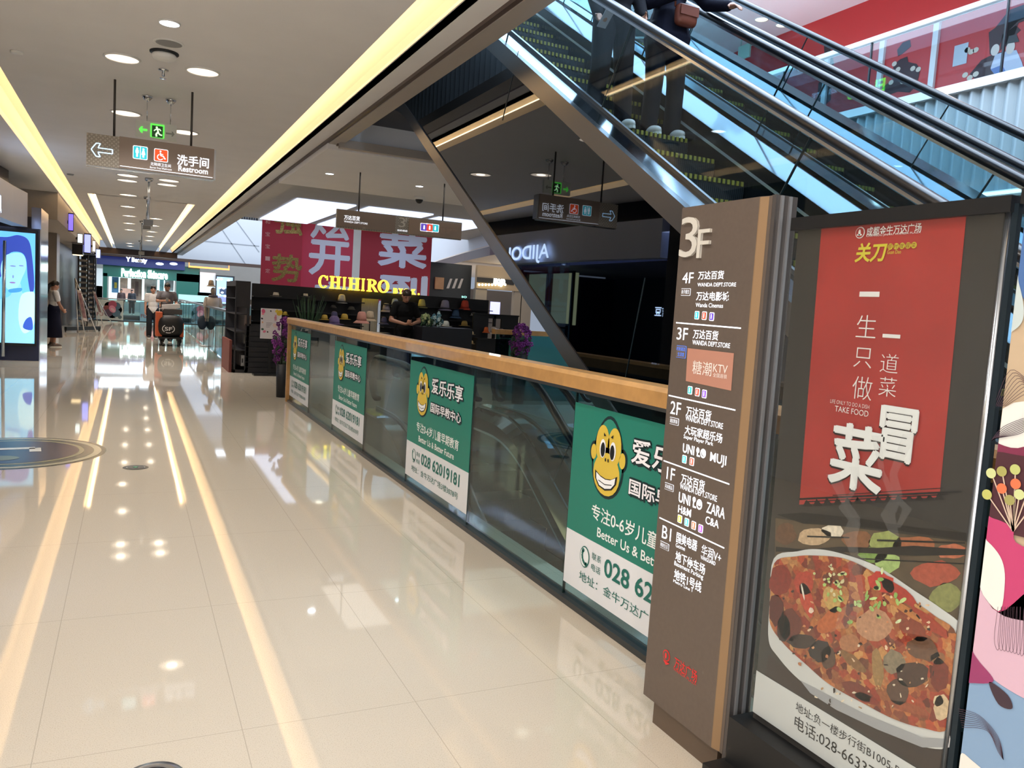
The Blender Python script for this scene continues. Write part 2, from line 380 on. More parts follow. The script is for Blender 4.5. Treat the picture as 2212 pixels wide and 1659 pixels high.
# right shops beyond the kiosk
b = MB()
pts = [(10.2, 14), (10.6, 20), (11.2, 25.6), (12.0, 30), (13.2, 36), (15, 44)]
for (xa, ya), (xb, yb) in zip(pts, pts[1:]): b.quad((xa, ya, 3.75), (xb, yb, 3.75), (xb, yb, 5.0), (xa, ya, 5.0))
struct(b, 'wall_right_far', mat('pale_curved_fascia', 'd5dae4', .4))
b = MB()
for (xa, ya), (xb, yb) in zip(pts, pts[1:]): b.quad((xa, ya, 3.4), (xb, yb, 3.4), (xb, yb, 3.72), (xa, ya, 3.72))
struct(b, 'trim_8', mat('dark_red_brown_trim', '5a4448', .3, .3))
b = MB()
for (xa, ya), (xb, yb) in zip(pts, pts[1:]): b.quad((xa, ya, 3.4), (xa + 7, ya, 3.4), (xb + 7, yb, 3.4), (xb, yb, 3.4)); b.quad((xa - .02, ya, 3.72), (xb - .02, yb, 3.72), (xb - .02, yb, 3.76), (xa - .02, ya, 3.76))
struct(b, 'ceiling_right_far', mat('warm_white_ceiling', 'e2d2c4', .6))
# far end
FYD = 54.0
b = MB(); b.box(-9, 2.2, 46.5, 46.8, 3.2, 3.5); b.box(-9, 9, FYD - .3, FYD, 3.3, 3.5); struct(b, 'trim_9', M['brown'])
b = MB(); b.box(-9, 9.5, FYD, FYD + .3, 3.5, 6.3); struct(b, 'wall_back', mat('pale_panel_fascia', 'c6cbd2', .45))
fr = FY(FYD - .01)
b = MB()
for p in (((462, 470), (530, 570)), ((505, 470), (560, 545)), ((430, 520), (560, 532))): b.fline(fr, [fr.px(*q) for q in p], .06)
struct(b, 'trim_10', mat('grey_panel_joint', '8f959e', .5))
b = MB(); b.box(-9, 18, 40, 60, -.35, -.3); struct(b, 'floor_far', mat('dark_void_floor', '3c4654', .3))
b = MB(); b.box(-9, 9.5, 50, FYD + 4, -.05, 0); struct(b, 'floor_shop', M['floor'])
b = MB(); b.box(-9, 18, 59, 59.2, 0, 7); struct(b, 'wall_back_far', M['ceil2'])
# left side: bulkhead over the shopfronts, walls
b = MB(); b.box(-3.2, -1.5, 20.6, 46, 2.9, 3.5); struct(b, 'wall_left_bulkhead', mat('grey_bulkhead', '9d968f', .6, noise=.04))
b = MB(); b.box(-3.6, -3.5, 18, 46, 0, 3.5); struct(b, 'wall_left', M['darkwall'])
b = MB(); b.box(-6.1, -6, -8, 18, 0, 3.5); struct(b, 'wall_left_shop', mat('blue_shop_wall', '1c2440', .5))
b = MB(); b.box(-3.5, -1.5, 43, 43.2, 0, 3.5); struct(b, 'wall_left_end', M['dark'])
# ================================================================ RAILING ALONG THE VOID
XR = 2.1; PW = 1.362; JY = [3.57 + PW * i for i in range(-2, 7)]     # joints between the panes
rail = thing('glass_railing', 'glass railing with oak handrail running beside the escalator void', 'railing', (XR, 5, 0))
for i in range(8):
    y0, y1 = JY[i] + .004, JY[i + 1] - .004
    b = MB(); b.box(XR, XR + .012, y0, y1, .02, 1.13); b.build('glass_pane', M['glass'], rail)
b = MB(); b.box(XR - .03, XR + .045, JY[0], JY[8], 0, .03); b.build('base_channel', mat('dark_metal_channel', '4d5052', .35, .7), rail)
for i in range(9): b = MB(); b.box(XR - .001, XR + .013, JY[i] - .004, JY[i] + .004, .02, 1.13); b.build('pane_edge', mat('dark_glass_edge', '173533', .2), rail, 'dark green pane edge')
b = MB(); prof = [(-.07, 0), (-.07, .065), (-.055, .085), (.055, .085), (.07, .065), (.07, 0)]
b.prism([(XR + .006 + x, JY[0], 1.135 + z) for x, z in prof], (0, JY[8] - JY[0] + .06, 0)); b.build('handrail', M['wood'], rail, 'oak handrail')
b = MB(); b.box(XR - .02, XR + .03, JY[0], JY[8], 1.11, 1.135); b.build('handrail_channel', mat('grey_metal_channel', '6f7376', .3, .8), rail)
b = MB(); b.box(XR - .05, XR + .06, JY[8], JY[8] + .06, 0, 1.14); b.build('end_post', M['wood'], rail, 'oak end post')

# ---------------------------------------------------------------- green advertising sheets on the panes
GREEN = '1d7a68'; DKG = '0f2b2d'; YEL = 'd9b944'; TEAL = '14695c'
def sticker(name, label, Y0, grp=None):
    fr = FX(XR - .002, Y0); t = thing(name, label, 'poster', (XR, Y0 - .68, .1), grp)
    b = MB(); b.use(flat(GREEN)); b.prism([fr.P(0, .389), fr.P(1.355, .389), fr.P(1.355, 1.055), fr.P(0, 1.055)], fr.n * .0012); b.build('green_panel', None, t)
    b = MB(); b.use(flat('dfe0e2')); b.prism([fr.P(0, .1), fr.P(1.355, .1), fr.P(1.355, .3885), fr.P(0, .3885)], fr.n * .0012); b.build('white_panel', None, t)
    b = MB(); cx, cy = .345, .815
    b.use(flat(DKG)); b.fpoly(fr, [(cx + .142 * math.cos(a) * (1 - .14 * math.sin(a)), cy + (.216 if math.sin(a) > 0 else .19) * math.sin(a)) for a in [2 * math.pi * i / 28 for i in range(28)]], 2)
    for s in (-1, 1): b.fell(fr, cx + s * .128, cy + .02, .04, .055, 2)
    b.use(flat('2b8872')); b.fpoly(fr, [(cx + .127 * math.cos(a) * (1 - .14 * math.sin(a)), cy + (.2 if math.sin(a) > 0 else .175) * math.sin(a)) for a in [2 * math.pi * i / 28 for i in range(28)]], 3)
    b.use(flat(YEL))
    for s in (-1, 1):
        b.fell(fr, cx + s * .128, cy + .02, .026, .038, 4); b.fell(fr, cx + s * .052, cy + .07, .06, .095, 4)
    b.fell(fr, cx, cy - .07, .118, .105, 5); b.frect(fr, cx - .06, cy - .04, cx + .06, cy + .06, 4)
    b.use(flat('f2f2f2'))
    for s in (-1, 1): b.fell(fr, cx + s * .045, cy + .05, .027, .046, 6)
    b.use(flat('101214'))
    for s in (-1, 1):
        b.fell(fr, cx + s * .042, cy + .045, .019, .036, 7); b.fell(fr, cx + s * .012, cy + .0, .006, .009, 7)
        b.fpoly(fr, [(cx + s * .02, cy + .115), (cx + s * .042, cy + .13), (cx + s * .04, cy + .112)], 7)
    mouth = [(-.1, -.065), (-.05, -.085), (0, -.092), (.05, -.085), (.1, -.06), (.095, -.1), (.06, -.135), (0, -.15), (-.06, -.14), (-.095, -.105)]
    b.fpoly(fr, [(cx + x, cy + y) for x, y in mouth], 6); b.use(flat('f4f4f4')); b.fpoly(fr, [(cx + x * .86, cy - .108 + (y + .108) * .78) for x, y in mouth], 7)
    b.use(flat('101214')); b.fline(fr, [(cx - .06, cy - .11), (cx, cy - .12), (cx + .06, cy - .11)], .004, 8)
    b.build('logo', None, t, 'smiling ape head logo')
    b = MB()
    def boxed(s, u, v, h, w):
        b.use(flat(DKG)); [b.ftext(fr, s, u + dx * .009, v + dy * .009, h, w, 2 + i * .15, bold=.012) for i, (dx, dy) in enumerate(((1, 0), (-1, 0), (0, 1), (0, -1), (.7, .7), (-.7, .7), (.7, -.7), (-.7, -.7), (1.4, -1.4)))]; b.use(flat('f2eef0')); b.ftext(fr, s, u, v, h, w, 5, bold=.018)
    boxed('爱乐乐享', .545, .845, .118, .64); boxed('国际早教中心', .545, .697, .075, .63)
    b.build('shop_name', None, t); b = MB()
    b.use(flat('eef2ee')); b.ftext(fr, '专注0-6岁儿童早期教育', .235, .5, .078, .92, 3, bold=.012); b.ftext(fr, 'Better Us & Better Future', .3, .426, .046, .775, 3, bold=.015)
    b.build('slogan', None, t); b = MB()
    b.use(flat(TEAL)); b.ftext(fr, '028 62019181', .385, .258, .088, .82, 3, bold=.02); b.ftext(fr, '联系', .268, .3, .035, .085, 3); b.ftext(fr, '电话', .268, .245, .035, .085, 3)
    b.ftext(fr, '地址：金牛万达广场3楼3078号', .16, .16, .05, 1.03, 3)
    b.fell(fr, .2, .29, .046, .055, 3); b.use(flat('e9ebea')); b.fell(fr, .2, .29, .04, .049, 4)
    b.use(flat(TEAL)); b.fline(fr, [(.185, .32), (.178, .3), (.185, .275), (.205, .258), (.222, .255)], .016, 5); b.fell(fr, .187, .322, .012, .01, 5); b.fell(fr, .222, .258, .012, .01, 5)
    b.build('contact_line', None, t)
sticker('advertising_sheet', 'green and white advertising sheet partly hidden behind the brown directory pylon', 3.565)
sticker('advertising_sheet', 'fully visible large green advertising sheet on the glass railing, second nearest the directory pylon', 6.287)
sticker('advertising_sheet', 'green advertising sheet between the largest sheets and the railing end, third from the directory pylon', 9.01)
sticker('advertising_sheet', 'smallest looking green advertising sheet on the last pane at the oak end post', 11.74)

# ================================================================ DIRECTORY PYLON
XP, YP = 1.78, 2.37
pyl = thing('directory_pylon', 'brown floor directory pylon headed with a large pale 3F', 'sign', (1.85, 2.15, 0))
bz = mat('bronze_brown_panel', '6a5d53', .42, .35, noise=.04, nscale=60)
b = MB(); b.prism([(XP, YP, .09), (XP, 1.972, .09), (XP + .008, 1.945, .09), (XP + .008, 1.93, .09), (XP + .095, 1.93, .09), (XP + .095, YP, .09)], (0, 0, 1.82)); b.build('body', bz, pyl)
b = MB(); b.box(XP + .015, XP + .085, 1.96, YP - .05, 0, .09); b.build('plinth', mat('dark_plinth', '5a4a3c', .45), pyl)
b = MB(); b.prism([(XP - .001, 1.976, .092), (XP - .001, 1.9715, .092), (XP + .0075, 1.9435, .092), (XP + .0075, 1.955, .092)], (0, 0, 1.816)); b.build('corner_strip', mat('tan_metal_edge', '8f7252', .45, .2), pyl, 'tan corner strip')
b = MB(); b.box(XP + .009, XP + .097, 1.915, 1.932, .02, 1.912); b.build('side_panel', mat('grey_brown_side', '5b5654', .35, .5), pyl)
for x in (.026, .06): b = MB(); b.box(XP + x, XP + x + .01, 1.908, 1.916, .02, 1.91); b.build('side_stripe', mat('light_grey_stripe', '9a9a9a', .35, .6), pyl)
fr = FX(XP, YP); LIT = glow('lit_white_letter', 'f2f6ff', .95)
b = MB(); b.use(mat('pale_metal_letter', 'd8d2c6', .4, .2)); b.ftpx(fr, '3', (1470, 556), (1507, 559), (1471, 472), 1, depth=.008); b.ftpx(fr, 'F', (1508, 558), (1533, 561), (1509, 497), 1, depth=.008); b.build('floor_number', None, pyl, 'large raised pale 3F')
b = MB(); b.use(LIT); T = lambda s, l, r, t, bold=0: b.ftpx(fr, s, l, r, t, 1, bold)
T('4F', (1474, 612), (1497, 616), (1475, 589)); T('万达百货', (1508, 604), (1563, 608), (1509, 586), .01); T('WANDA DEPT.STORE', (1507, 619), (1590, 622), (1508, 611))
T('万达电影城', (1504, 649), (1574, 653), (1505, 630), .01); T('Wanda Cinemas', (1503, 663), (1562, 666), (1503, 654))
b.build('lettering', None, pyl); b = MB(); b.use(LIT); T('3F', (1462, 733), (1485, 737), (1464, 707)); T('万达百货', (1497, 731), (1551, 736), (1498, 711), .01); T('WANDA DEPT.STORE', (1496, 744), (1577, 753), (1496, 734))
b.build('lettering', None, pyl); b = MB(); b.use(LIT); T('2F', (1448, 893), (1470, 898), (1451, 866)); T('万达百货', (1482, 898), (1536, 907), (1483, 876), .01); T('WANDA DEPT.STORE', (1481, 908), (1562, 924), (1482, 896))
T('大玩家超乐场', (1479, 937), (1560, 956), (1480, 917), .01); T('Super Player Park', (1477, 946), (1541, 962), (1478, 938)); T('UNI LO', (1475, 976), (1525, 986), (1476, 957), .02); T('MUJI', (1534, 995), (1569, 1001), (1536, 976), .01)
b.fell(fr, *fr.px(1508, 973), .0085, .0095, 1); b.fell(fr, *fr.px(1521, 978), .009, .0105, 2)
b.build('lettering', None, pyl); b = MB(); b.use(LIT); T('1F', (1440, 1034), (1457, 1040), (1442, 1008)); T('万达百货', (1471, 1044), (1522, 1058), (1473, 1022), .01); T('WANDA DEPT.STORE', (1469, 1055), (1549, 1082), (1470, 1043))
T('UNI LO', (1466, 1083), (1517, 1096), (1468, 1062), .02); T('ZARA', (1526, 1106), (1566, 1116), (1529, 1084), .01); T('H&M', (1465, 1106), (1493, 1112), (1466, 1090), .015); T('C&A', (1524, 1130), (1553, 1138), (1526, 1114), .01)
b.fell(fr, *fr.px(1500, 1079), .0085, .0095, 1); b.fell(fr, *fr.px(1512, 1087), .009, .0105, 2)
b.build('lettering', None, pyl); b = MB(); b.use(LIT); T('B1', (1430, 1161), (1449, 1169), (1432, 1134)); T('国美电器', (1461, 1171), (1506, 1186), (1463, 1148), .01); T('Gome', (1460, 1181), (1480, 1188), (1461, 1172)); T('华润V+', (1515, 1198), (1558, 1206), (1517, 1175)); T('VANGUARD', (1514, 1207), (1546, 1217), (1515, 1199))
T('地下停车场', (1459, 1211), (1523, 1237), (1461, 1189), .01); T('Basement Parking', (1457, 1220), (1519, 1252), (1458, 1211)); T('地铁1号线', (1456, 1250), (1515, 1275), (1458, 1228), .01); T('Metro Line 1', (1455, 1257), (1496, 1273), (1456, 1251))
b.build('lettering', None, pyl)
b = MB(); b.use(LIT)
for l, r in (((1461, 697), (1601, 709)), ((1445, 854), (1589, 886)), ((1434, 995), (1576, 1046)), ((1425, 1118), (1565, 1184))):
    b = MB(); b.use(LIT); b.fline(fr, [fr.px(*l), fr.px(*r)], .0045, 1); b.build('divider_line', None, pyl)
b = MB()
def icon(px, py, col, w=.0125):
    u, v = fr.px(px, py); b.use(LIT); b.fround(fr, u - w, v - w * 1.15, u + w, v + w * 1.15, .004, 1); b.use(glow('lit_' + col, col, .8)); b.fround(fr, u - w * .8, v - w * .95, u + w * .8, v + w * .95, .003, 2)
    b.use(LIT); b.fell(fr, u, v + w * .5, w * .2, w * .2, 3, seg=10); b.frect(fr, u - w * .2, v - w * .6, u + w * .2, v + w * .25, 3)
for px, py, c in ((1506, 681, '2fa3b5'), (1522, 682, 'd9482f'), (1538, 684, '5a3fa0'), (1491, 843, '2fa3a0'), (1507, 847, 'd9482f'), (1522, 851, '7a4fc0'), (1479, 992, '49b5b5'), (1495, 997, 'e0604a'),
                  (1469, 1121, 'e5c23a'), (1484, 1128, '5ab5c0'), (1499, 1135, 'e57a5a'), (1514, 1142, '9a5ad0')): b = MB(); icon(px, py, c); b.build('pictogram', None, pyl)
b = MB()
for (px, py, s, c) in ((1482, 631, '亲子餐饮', 'e0e6f0'), (1457, 910, '潮流男装', 'e0e6f0'), (1446, 1052, '风尚靓品', 'e0e6f0'), (1436, 1179, '精致生活', 'e0e6f0')):
    u, v = fr.px(px, py); b.use(glow('lit_box_' + c, c, .6)); b.fround(fr, u - .027, v - .013, u + .027, v + .013, .003, 1); b.use(mat('box_ground', '6a5d53', .45)); b.fround(fr, u - .0255, v - .0115, u + .0255, v + .0115, .003, 2)
    b.use(glow('lit_box_' + c, c, .6)); b.ftext(fr, s, u - .022, v - .007, .015, .044, 3)
u, v = fr.px(1472, 760); BL = glow('lit_blue', '4a78e0', .8); b.use(BL); b.fround(fr, u - .028, v - .022, u + .028, v + .022, .003, 1); b.use(mat('box_ground', '6a5d53', .45)); b.fround(fr, u - .0268, v - .0208, u + .0268, v + .0208, .003, 2)
b.use(BL); b.ftext(fr, '时尚潮流', u - .024, v + .003, .014, .048, 3); b.ftext(fr, '生活馆', u - .016, v - .016, .014, .036, 3)
b.build('tag_box', None, pyl)
b = MB(); b.use(flat('b37f6b')); b.fpx(fr, [(1486, 752), (1586, 763), (1580, 844), (1482, 823)], 1); b.use(flat('efe3da')); b.ftpx(fr, '糖潮', (1496, 807), (1537, 813), (1498, 778), 2); b.ftpx(fr, 'KTV', (1541, 803), (1572, 806), (1543, 786), 2); b.ftpx(fr, '全国连锁', (1541, 814), (1571, 818), (1542, 805), 2)
b.build('shop_plate', None, pyl, 'salmon coloured shop plate')
b = MB(); RED = mat('red_logo', 'c02020', .3, emit=.25); b.use(RED); u, v = fr.px(1440, 1416); b.fell(fr, u, v, .021, .021, 1); b.use(bz); b.fell(fr, u, v, .0165, .0165, 2); b.use(RED); b.fell(fr, u, v, .006, .011, 3); b.fpx(fr, [(1434, 1424), (1448, 1434), (1440, 1436)], 3)
b.ftpx(fr, '万达广场', (1456, 1442), (1506, 1466), (1458, 1417), 1, .01); b.ftpx(fr, 'WANDA PLAZA', (1455, 1447), (1505, 1472), (1456, 1441), 1); b.use(mat('box_ground', '4a4038', .45)); b.fell(fr, *fr.px(1519, 1453), .006, .006, 1, seg=12)
b.build('plaza_logo', None, pyl, 'red plaza logo')

def spline(p, closed=True, n=5):
    out = []; N = len(p)
    for i in range(N if closed else N - 1):
        q = [p[(i + j) % N] if closed else p[min(max(i + j, 0), N - 1)] for j in (-1, 0, 1, 2)]
        for k in range(n):
            t = k / n; out.append(tuple(.5 * (2 * q[1][a] + (q[2][a] - q[0][a]) * t + (2 * q[0][a] - 5 * q[1][a] + 4 * q[2][a] - q[3][a]) * t * t + (3 * q[1][a] - q[0][a] - 3 * q[2][a] + q[3][a]) * t ** 3) for a in (0, 1)))
    return out if closed else out + [p[-1]]
# ================================================================ FOOD POSTER STAND
XF, YF = 1.83, 1.853
ps = thing('poster_stand', 'tall poster stand showing a bowl of spicy stew under a red panel', 'poster stand', (1.86, 1.5, 0))
fr = FX(XF, YF); WU = .645
b = MB(); b.box(XF + .001, XF + .02, YF - WU, YF, .25, 1.83); b.build('board', mat('poster_board', '38332f', .3), ps)
b = MB(); b.box(XF - .02, XF + .035, YF - WU - .02, YF + .012, 1.8, 1.838); b.build('top_bar', M['black'], ps, 'black top bar')
b = MB(); b.prism([(XF - .15, YF + .045, 0), (XF + .18, YF + .045, 0), (XF + .18, YF - WU - .02, 0), (XF - .15, YF - WU - .02, 0)], (0, 0, .1)); b.prism([(XF - .07, YF + .03, .1), (XF + .07, YF + .03, .1), (XF + .07, YF - WU - .015, .1), (XF - .07, YF - WU - .015, .1)], (0, 0, .15)); b.build('base', mat('matt_black_base', '0f0f10', .5), ps)
b = MB(); b.tube([(XF + .0, YF - WU - .006, .2), (XF, YF - WU - .006, 1.82)], .009, 10); b.build('edge_tube', M['steel'], ps, 'steel edge tube')
b = MB(); b.box(XF - .006, XF + .01, YF - WU - .03, YF - WU - .016, .2, 1.82); b.build('edge_profile', mat('dark_blue_profile', '243038', .3, .5), ps)
b = MB(); b.use(flat('3b3631', .3)); b.frect(fr, 0, .27, WU, 1.8, 0)
REDP = mat('poster_red', 'ad3630', .28, noise=.1, nscale=5)
b.use(REDP); b.fpx(fr, [(1727, 1090), (2030, 1074), (2089, 456), (1776, 482)], 1)
b.use(flat('241f1d', .3))
for y, w, x0, x1 in ((1078, 2.0, 1728, 2080), (1084, 1.2, 1740, 2050), (1070, .8, 1800, 2040)):
    b.fpx(fr, [(x0, y - w), (x1, y - w * 1.2 - 16), (x1, y + w - 16), (x0, y + w)], 2)
random.seed(11)
for i in range(14):
    x = 1735 + i * 22; y = 1088 - (x - 1735) * .05; b.fpx(fr, [(x, y + 6), (x + 8, y - random.uniform(4, 14)), (x + 14, y - 3), (x + 22, y + 6)], 2)
b.build('red_panel', None, ps)
# food picture
def food_mat():
    m = bpy.data.materials.new('stew_print'); m.use_nodes = True; nt = m.node_tree; bs = nt.nodes['Principled BSDF']; L = nt.links
    tc = nt.nodes.new('ShaderNodeTexCoord'); vo = nt.nodes.new('ShaderNodeTexVoronoi'); vo.inputs['Scale'].default_value = 42; nz = nt.nodes.new('ShaderNodeTexNoise'); nz.inputs['Scale'].default_value = 30; nz.inputs['Detail'].default_value = 6
    ad = nt.nodes.new('ShaderNodeVectorMath'); ad.operation = 'MULTIPLY_ADD'; ad.inputs[1].default_value = (.03, .03, .03); L.new(tc.outputs['Object'], nz.inputs['Vector']); L.new(nz.outputs['Color'], ad.inputs[0]); L.new(tc.outputs['Object'], ad.inputs[2]); L.new(ad.outputs[0], vo.inputs['Vector'])
    sp = nt.nodes.new('ShaderNodeSeparateColor'); L.new(vo.outputs['Color'], sp.inputs[0]); r = nt.nodes.new('ShaderNodeValToRGB'); r.color_ramp.interpolation = 'LINEAR'
    cols = ['5a2014', '9a3420', 'b84a28', '74402a', 'c8743a', '8a3a22', 'd49a58', 'a83a24']
    for i, c in enumerate(cols):
        e = r.color_ramp.elements[i] if i < 2 else r.color_ramp.elements.new(i / 7); e.position = i / 7; e.color = (*lin(c), 1)
    L.new(sp.outputs[0], r.inputs[0]); n2 = nt.nodes.new('ShaderNodeTexNoise'); n2.inputs['Scale'].default_value = 120; n2.inputs['Detail'].default_value = 4; L.new(tc.outputs['Object'], n2.inputs['Vector'])
    mx = nt.nodes.new('ShaderNodeMix'); mx.data_type = 'RGBA'; mx.blend_type = 'OVERLAY'; mx.inputs[0].default_value = .5; L.new(r.outputs[0], mx.inputs[6]); L.new(n2.outputs['Fac'], mx.inputs[7]); L.new(mx.outputs[2], bs.inputs['Base Color']); bs.inputs['Roughness'].default_value = .3
    return m
C = lambda pts: [(1380 + x / 2.518, 1000 + y / 2.518) for x, y in pts]
def blob(px, py, rx, ry, rot, k, jag=.12, n=14):
    u, v = fr.px(px, py); sc = fr.px(px + 1, py)[0] - u
    c, s = math.cos(rot), math.sin(rot); out = []
    for i in range(n):
        a = 2 * math.pi * i / n; q = 1 + random.uniform(-jag, jag); x, y = rx * q * math.cos(a), ry * q * math.sin(a); out.append(fr.px(px + (x * c - y * s), py - (x * s + y * c)))
    b.fpoly(fr, out, k)
b = MB(); P3 = lambda col, x, y, rx, ry, rot=0, k=3, jag=.12: (b.use(mat('food_' + col, col, .3, noise=.18, nscale=90)), blob(*C([(x, y)])[0], rx / 2.5, ry / 2.5, rot, k, jag))
b.use(mat('photo_ground', '5b4a36', .3, noise=.3, nscale=12)); b.fpx(fr, C([(745, 300), (1790, 430), (1755, 940), (1500, 700), (1250, 540), (1100, 480), (740, 540)]), 1)
for a in (('6b4a33', 800, 390, 60, 60), ('c9a883', 960, 400, 90, 45), ('ead9c0', 1060, 370, 60, 35), ('8a5a3a', 1190, 420, 80, 55), ('9aa05a', 1340, 430, 90, 60), ('a8633f', 1500, 440, 120, 40), ('7d9a4a', 1280, 500, 80, 40), ('a9bf70', 1350, 540, 70, 60), ('b0503a', 1620, 600, 130, 70), ('8b8a50', 1680, 730, 90, 80), ('c06a4a', 1700, 480, 80, 40)): P3(*a, k=2)
b.use(flat('1c1917', .3))
for band in ([(750, 455), (900, 470), (1100, 455), (1300, 462), (1500, 450), (1790, 470), (1790, 500), (1500, 505), (1250, 490), (1000, 480), (750, 482)], [(752, 280), (900, 330), (1150, 345), (1400, 365), (1600, 395), (1785, 425), (1785, 380), (1500, 350), (1200, 300), (900, 270)], [(1300, 415), (1780, 430), (1780, 440), (1300, 425)], [(1180, 515), (1780, 545), (1780, 552), (1180, 522)], [(920, 395), (1150, 402), (1150, 410), (920, 403)]): b.fpx(fr, C(band), 3)
b.use(flat('3a2d28', .3)); b.fpx(fr, C([(705, 1040), (870, 1180), (1110, 1340), (1300, 1430), (1560, 1540), (1690, 1545), (1675, 1700), (1500, 1640), (1100, 1390), (690, 1155)]), 1)
b.use(flat('d9d6d0', .25)); b.fpx(fr, spline(C([(740, 520), (870, 480), (970, 468), (1100, 490), (1300, 560), (1500, 690), (1650, 790), (1755, 880), (1735, 1000), (1700, 1440), (1695, 1545), (1550, 1540), (1300, 1440), (1100, 1345), (880, 1180), (760, 1050), (712, 960), (718, 760)])), 4)
b.use(flat('a8a6a6', .25)); b.fpx(fr, C([(885, 1180), (1000, 1240), (1230, 1360), (1550, 1490), (1690, 1500), (1695, 1545), (1550, 1545), (1300, 1445), (1080, 1340), (940, 1250)]), 5)
b.use(food_mat()); b.fpx(fr, spline(C([(745, 545), (860, 508), (980, 503), (1130, 520), (1280, 590), (1480, 730), (1620, 830), (1738, 930), (1715, 1180), (1690, 1440), (1560, 1440), (1400, 1392), (1230, 1305), (1050, 1205), (920, 1095), (800, 985), (726, 880), (722, 760)])), 6)
random.seed(5)
for a in (('8a2a1c', 780, 640, 60, 80), ('5a1c14', 760, 800, 40, 90), ('b8402c', 910, 650, 55, 60), ('c4472f', 925, 740, 34, 100, .25), ('c8382a', 1330, 650, 75, 55, -.4), ('b53526', 1420, 700, 120, 34, -.65), ('c67a3c', 1450, 790, 130, 20, -.6), ('a83a24', 1600, 870, 130, 28, -.7), ('8c3a22', 1500, 900, 90, 45, -.6), ('c9a05a', 1060, 740, 45, 70, .4), ('c0622f', 1060, 850, 95, 45, .75), ('6a2a1c', 830, 880, 62, 85), ('3a1a14', 800, 900, 35, 70), ('c08a66', 1290, 880, 95, 85), ('b5764e', 1160, 980, 60, 50), ('3c2a22', 900, 970, 80, 40), ('2f221e', 1000, 1020, 60, 60), ('5c4030', 1040, 1060, 40, 60), ('8a6038', 1180, 1080, 90, 26, -.7), ('a07a48', 1310, 1110, 30, 110, .1), ('8c7a60', 1400, 1080, 60, 65), ('5a3c2c', 1420, 1240, 60, 70), ('7c3324', 1200, 1240, 90, 40, -.5), ('4a3024', 1500, 1150, 90, 70), ('6e4a34', 1560, 1010, 90, 60, -.4), ('8a3020', 1250, 1280, 70, 24, -.4), ('a05030', 1480, 1330, 120, 24, -.3), ('d8b890', 1660, 1330, 45, 70), ('e0c8a0', 1640, 1290, 28, 30), ('7a2c1c', 1650, 1150, 50, 90), ('93613e', 1640, 1060, 40, 34)): P3(a[0], *a[1:5], rot=a[5] if len(a) > 5 else 0, k=7)
for i in range(26): P3(random.choice(['e0e8b0', 'a9c46a', 'c8dc8c', '8fb558']), random.gauss(1250, 110), random.gauss(735, 60), random.uniform(12, 24), random.uniform(6, 12), random.uniform(0, 3), 8, .1)
for i in range(24): P3(random.choice(['a9c46a', 'd2d890', 'e2d2a0']), random.gauss(1070, 40), random.gauss(640, 40), random.uniform(7, 14), random.uniform(6, 10), random.uniform(0, 3), 8, .2)
for i in range(60): P3(random.choice(['e0a070', 'd98a58', 'f0c8a0', '2a1410', '3c1c14', 'c0784a']), random.uniform(800, 1600), random.uniform(560, 1300) * .55 + 380, random.uniform(5, 13), random.uniform(4, 9), random.uniform(0, 3), 8, .3)
for i in range(40): P3(random.choice(['f0d8b8', '2c1812', '8a5a3a', 'b98a5a']), random.uniform(950, 1620), random.uniform(980, 1330), random.uniform(5, 14), random.uniform(3, 7), random.uniform(0, 3), 8, .3)
P3('f3dcc8', 905, 700, 5, 45, .2, 8, .05); P3('f2d0b8', 950, 800, 14, 16, 0, 8)
b.build('food_picture', None, ps)
# steam
def veil():
    m = bpy.data.materials.new('steam_print'); m.use_nodes = True; nt = m.node_tree; bs = nt.nodes['Principled BSDF']; bs.inputs['Base Color'].default_value = (.75, .7, .68, 1); bs.inputs['Alpha'].default_value = .07; bs.inputs['Roughness'].default_value = .4; return m
b = MB(); b.use(veil())
for pts, w in (([(1180, 500), (1150, 380), (1210, 300), (1120, 200), (1060, 60)], 60), ([(1160, 480), (1190, 330), (1130, 240), (1200, 120), (1180, 20)], 40), ([(1400, 400), (1360, 280), (1440, 180), (1390, 60), (1480, -160)], 60), ([(1420, 350), (1470, 250), (1400, 160), (1330, 40), (1300, -150)], 40), ([(1100, 900), (1150, 800), (1230, 760), (1180, 600), (1180, 500)], 90)):
    q = C(pts); out = [(x - w / 2.5 * (.2 + .3 * (i % 3)), y) for i, (x, y) in enumerate(q)] + [(x + w / 2.5 * (.2 + .3 * ((i + 1) % 3)), y) for i, (x, y) in reversed(list(enumerate(q)))]
    b.fpx(fr, out, 9)
b.build('steam_picture', None, ps)
b = MB(); v1 = fr.px(1654, 1459)[1]; b.use(flat('dcdad5', .3)); b.frect(fr, 0, .27, WU, v1, 2); b.use(flat('1d1b1a', .4))
u, v = fr.px(1720, 1534); h = fr.px(1720, 1513)[1] - v; b.ftext(fr, '地址:负一楼步行街B1005-BA', u, v, h, None, 3); u, v = fr.px(1717, 1571); h = fr.px(1717, 1541)[1] - v; b.ftext(fr, '电话:028-66337', u, v, h, None, 3)
b.build('address_band', None, ps, 'white address band')
b = MB(); W = flat('ece4dc', .35); b.use(W)
b.ftpx(fr, '成都金牛万达广场', (1873, 511), (1992, 499), (1873, 491), 3, .012); b.ftpx(fr, 'CHENGDU JINNIU WANDA PLAZA', (1873, 512), (1991, 502), (1873, 508), 3)
u, v = fr.px(1860, 503); b.fell(fr, u, v, .016, .016, 3); b.use(REDP); b.fell(fr, u, v, .0135, .0135, 4); b.use(W); b.fell(fr, u, v, .004, .009, 5); b.frect(fr, u - .008, v - .008, u + .008, v - .004, 5)
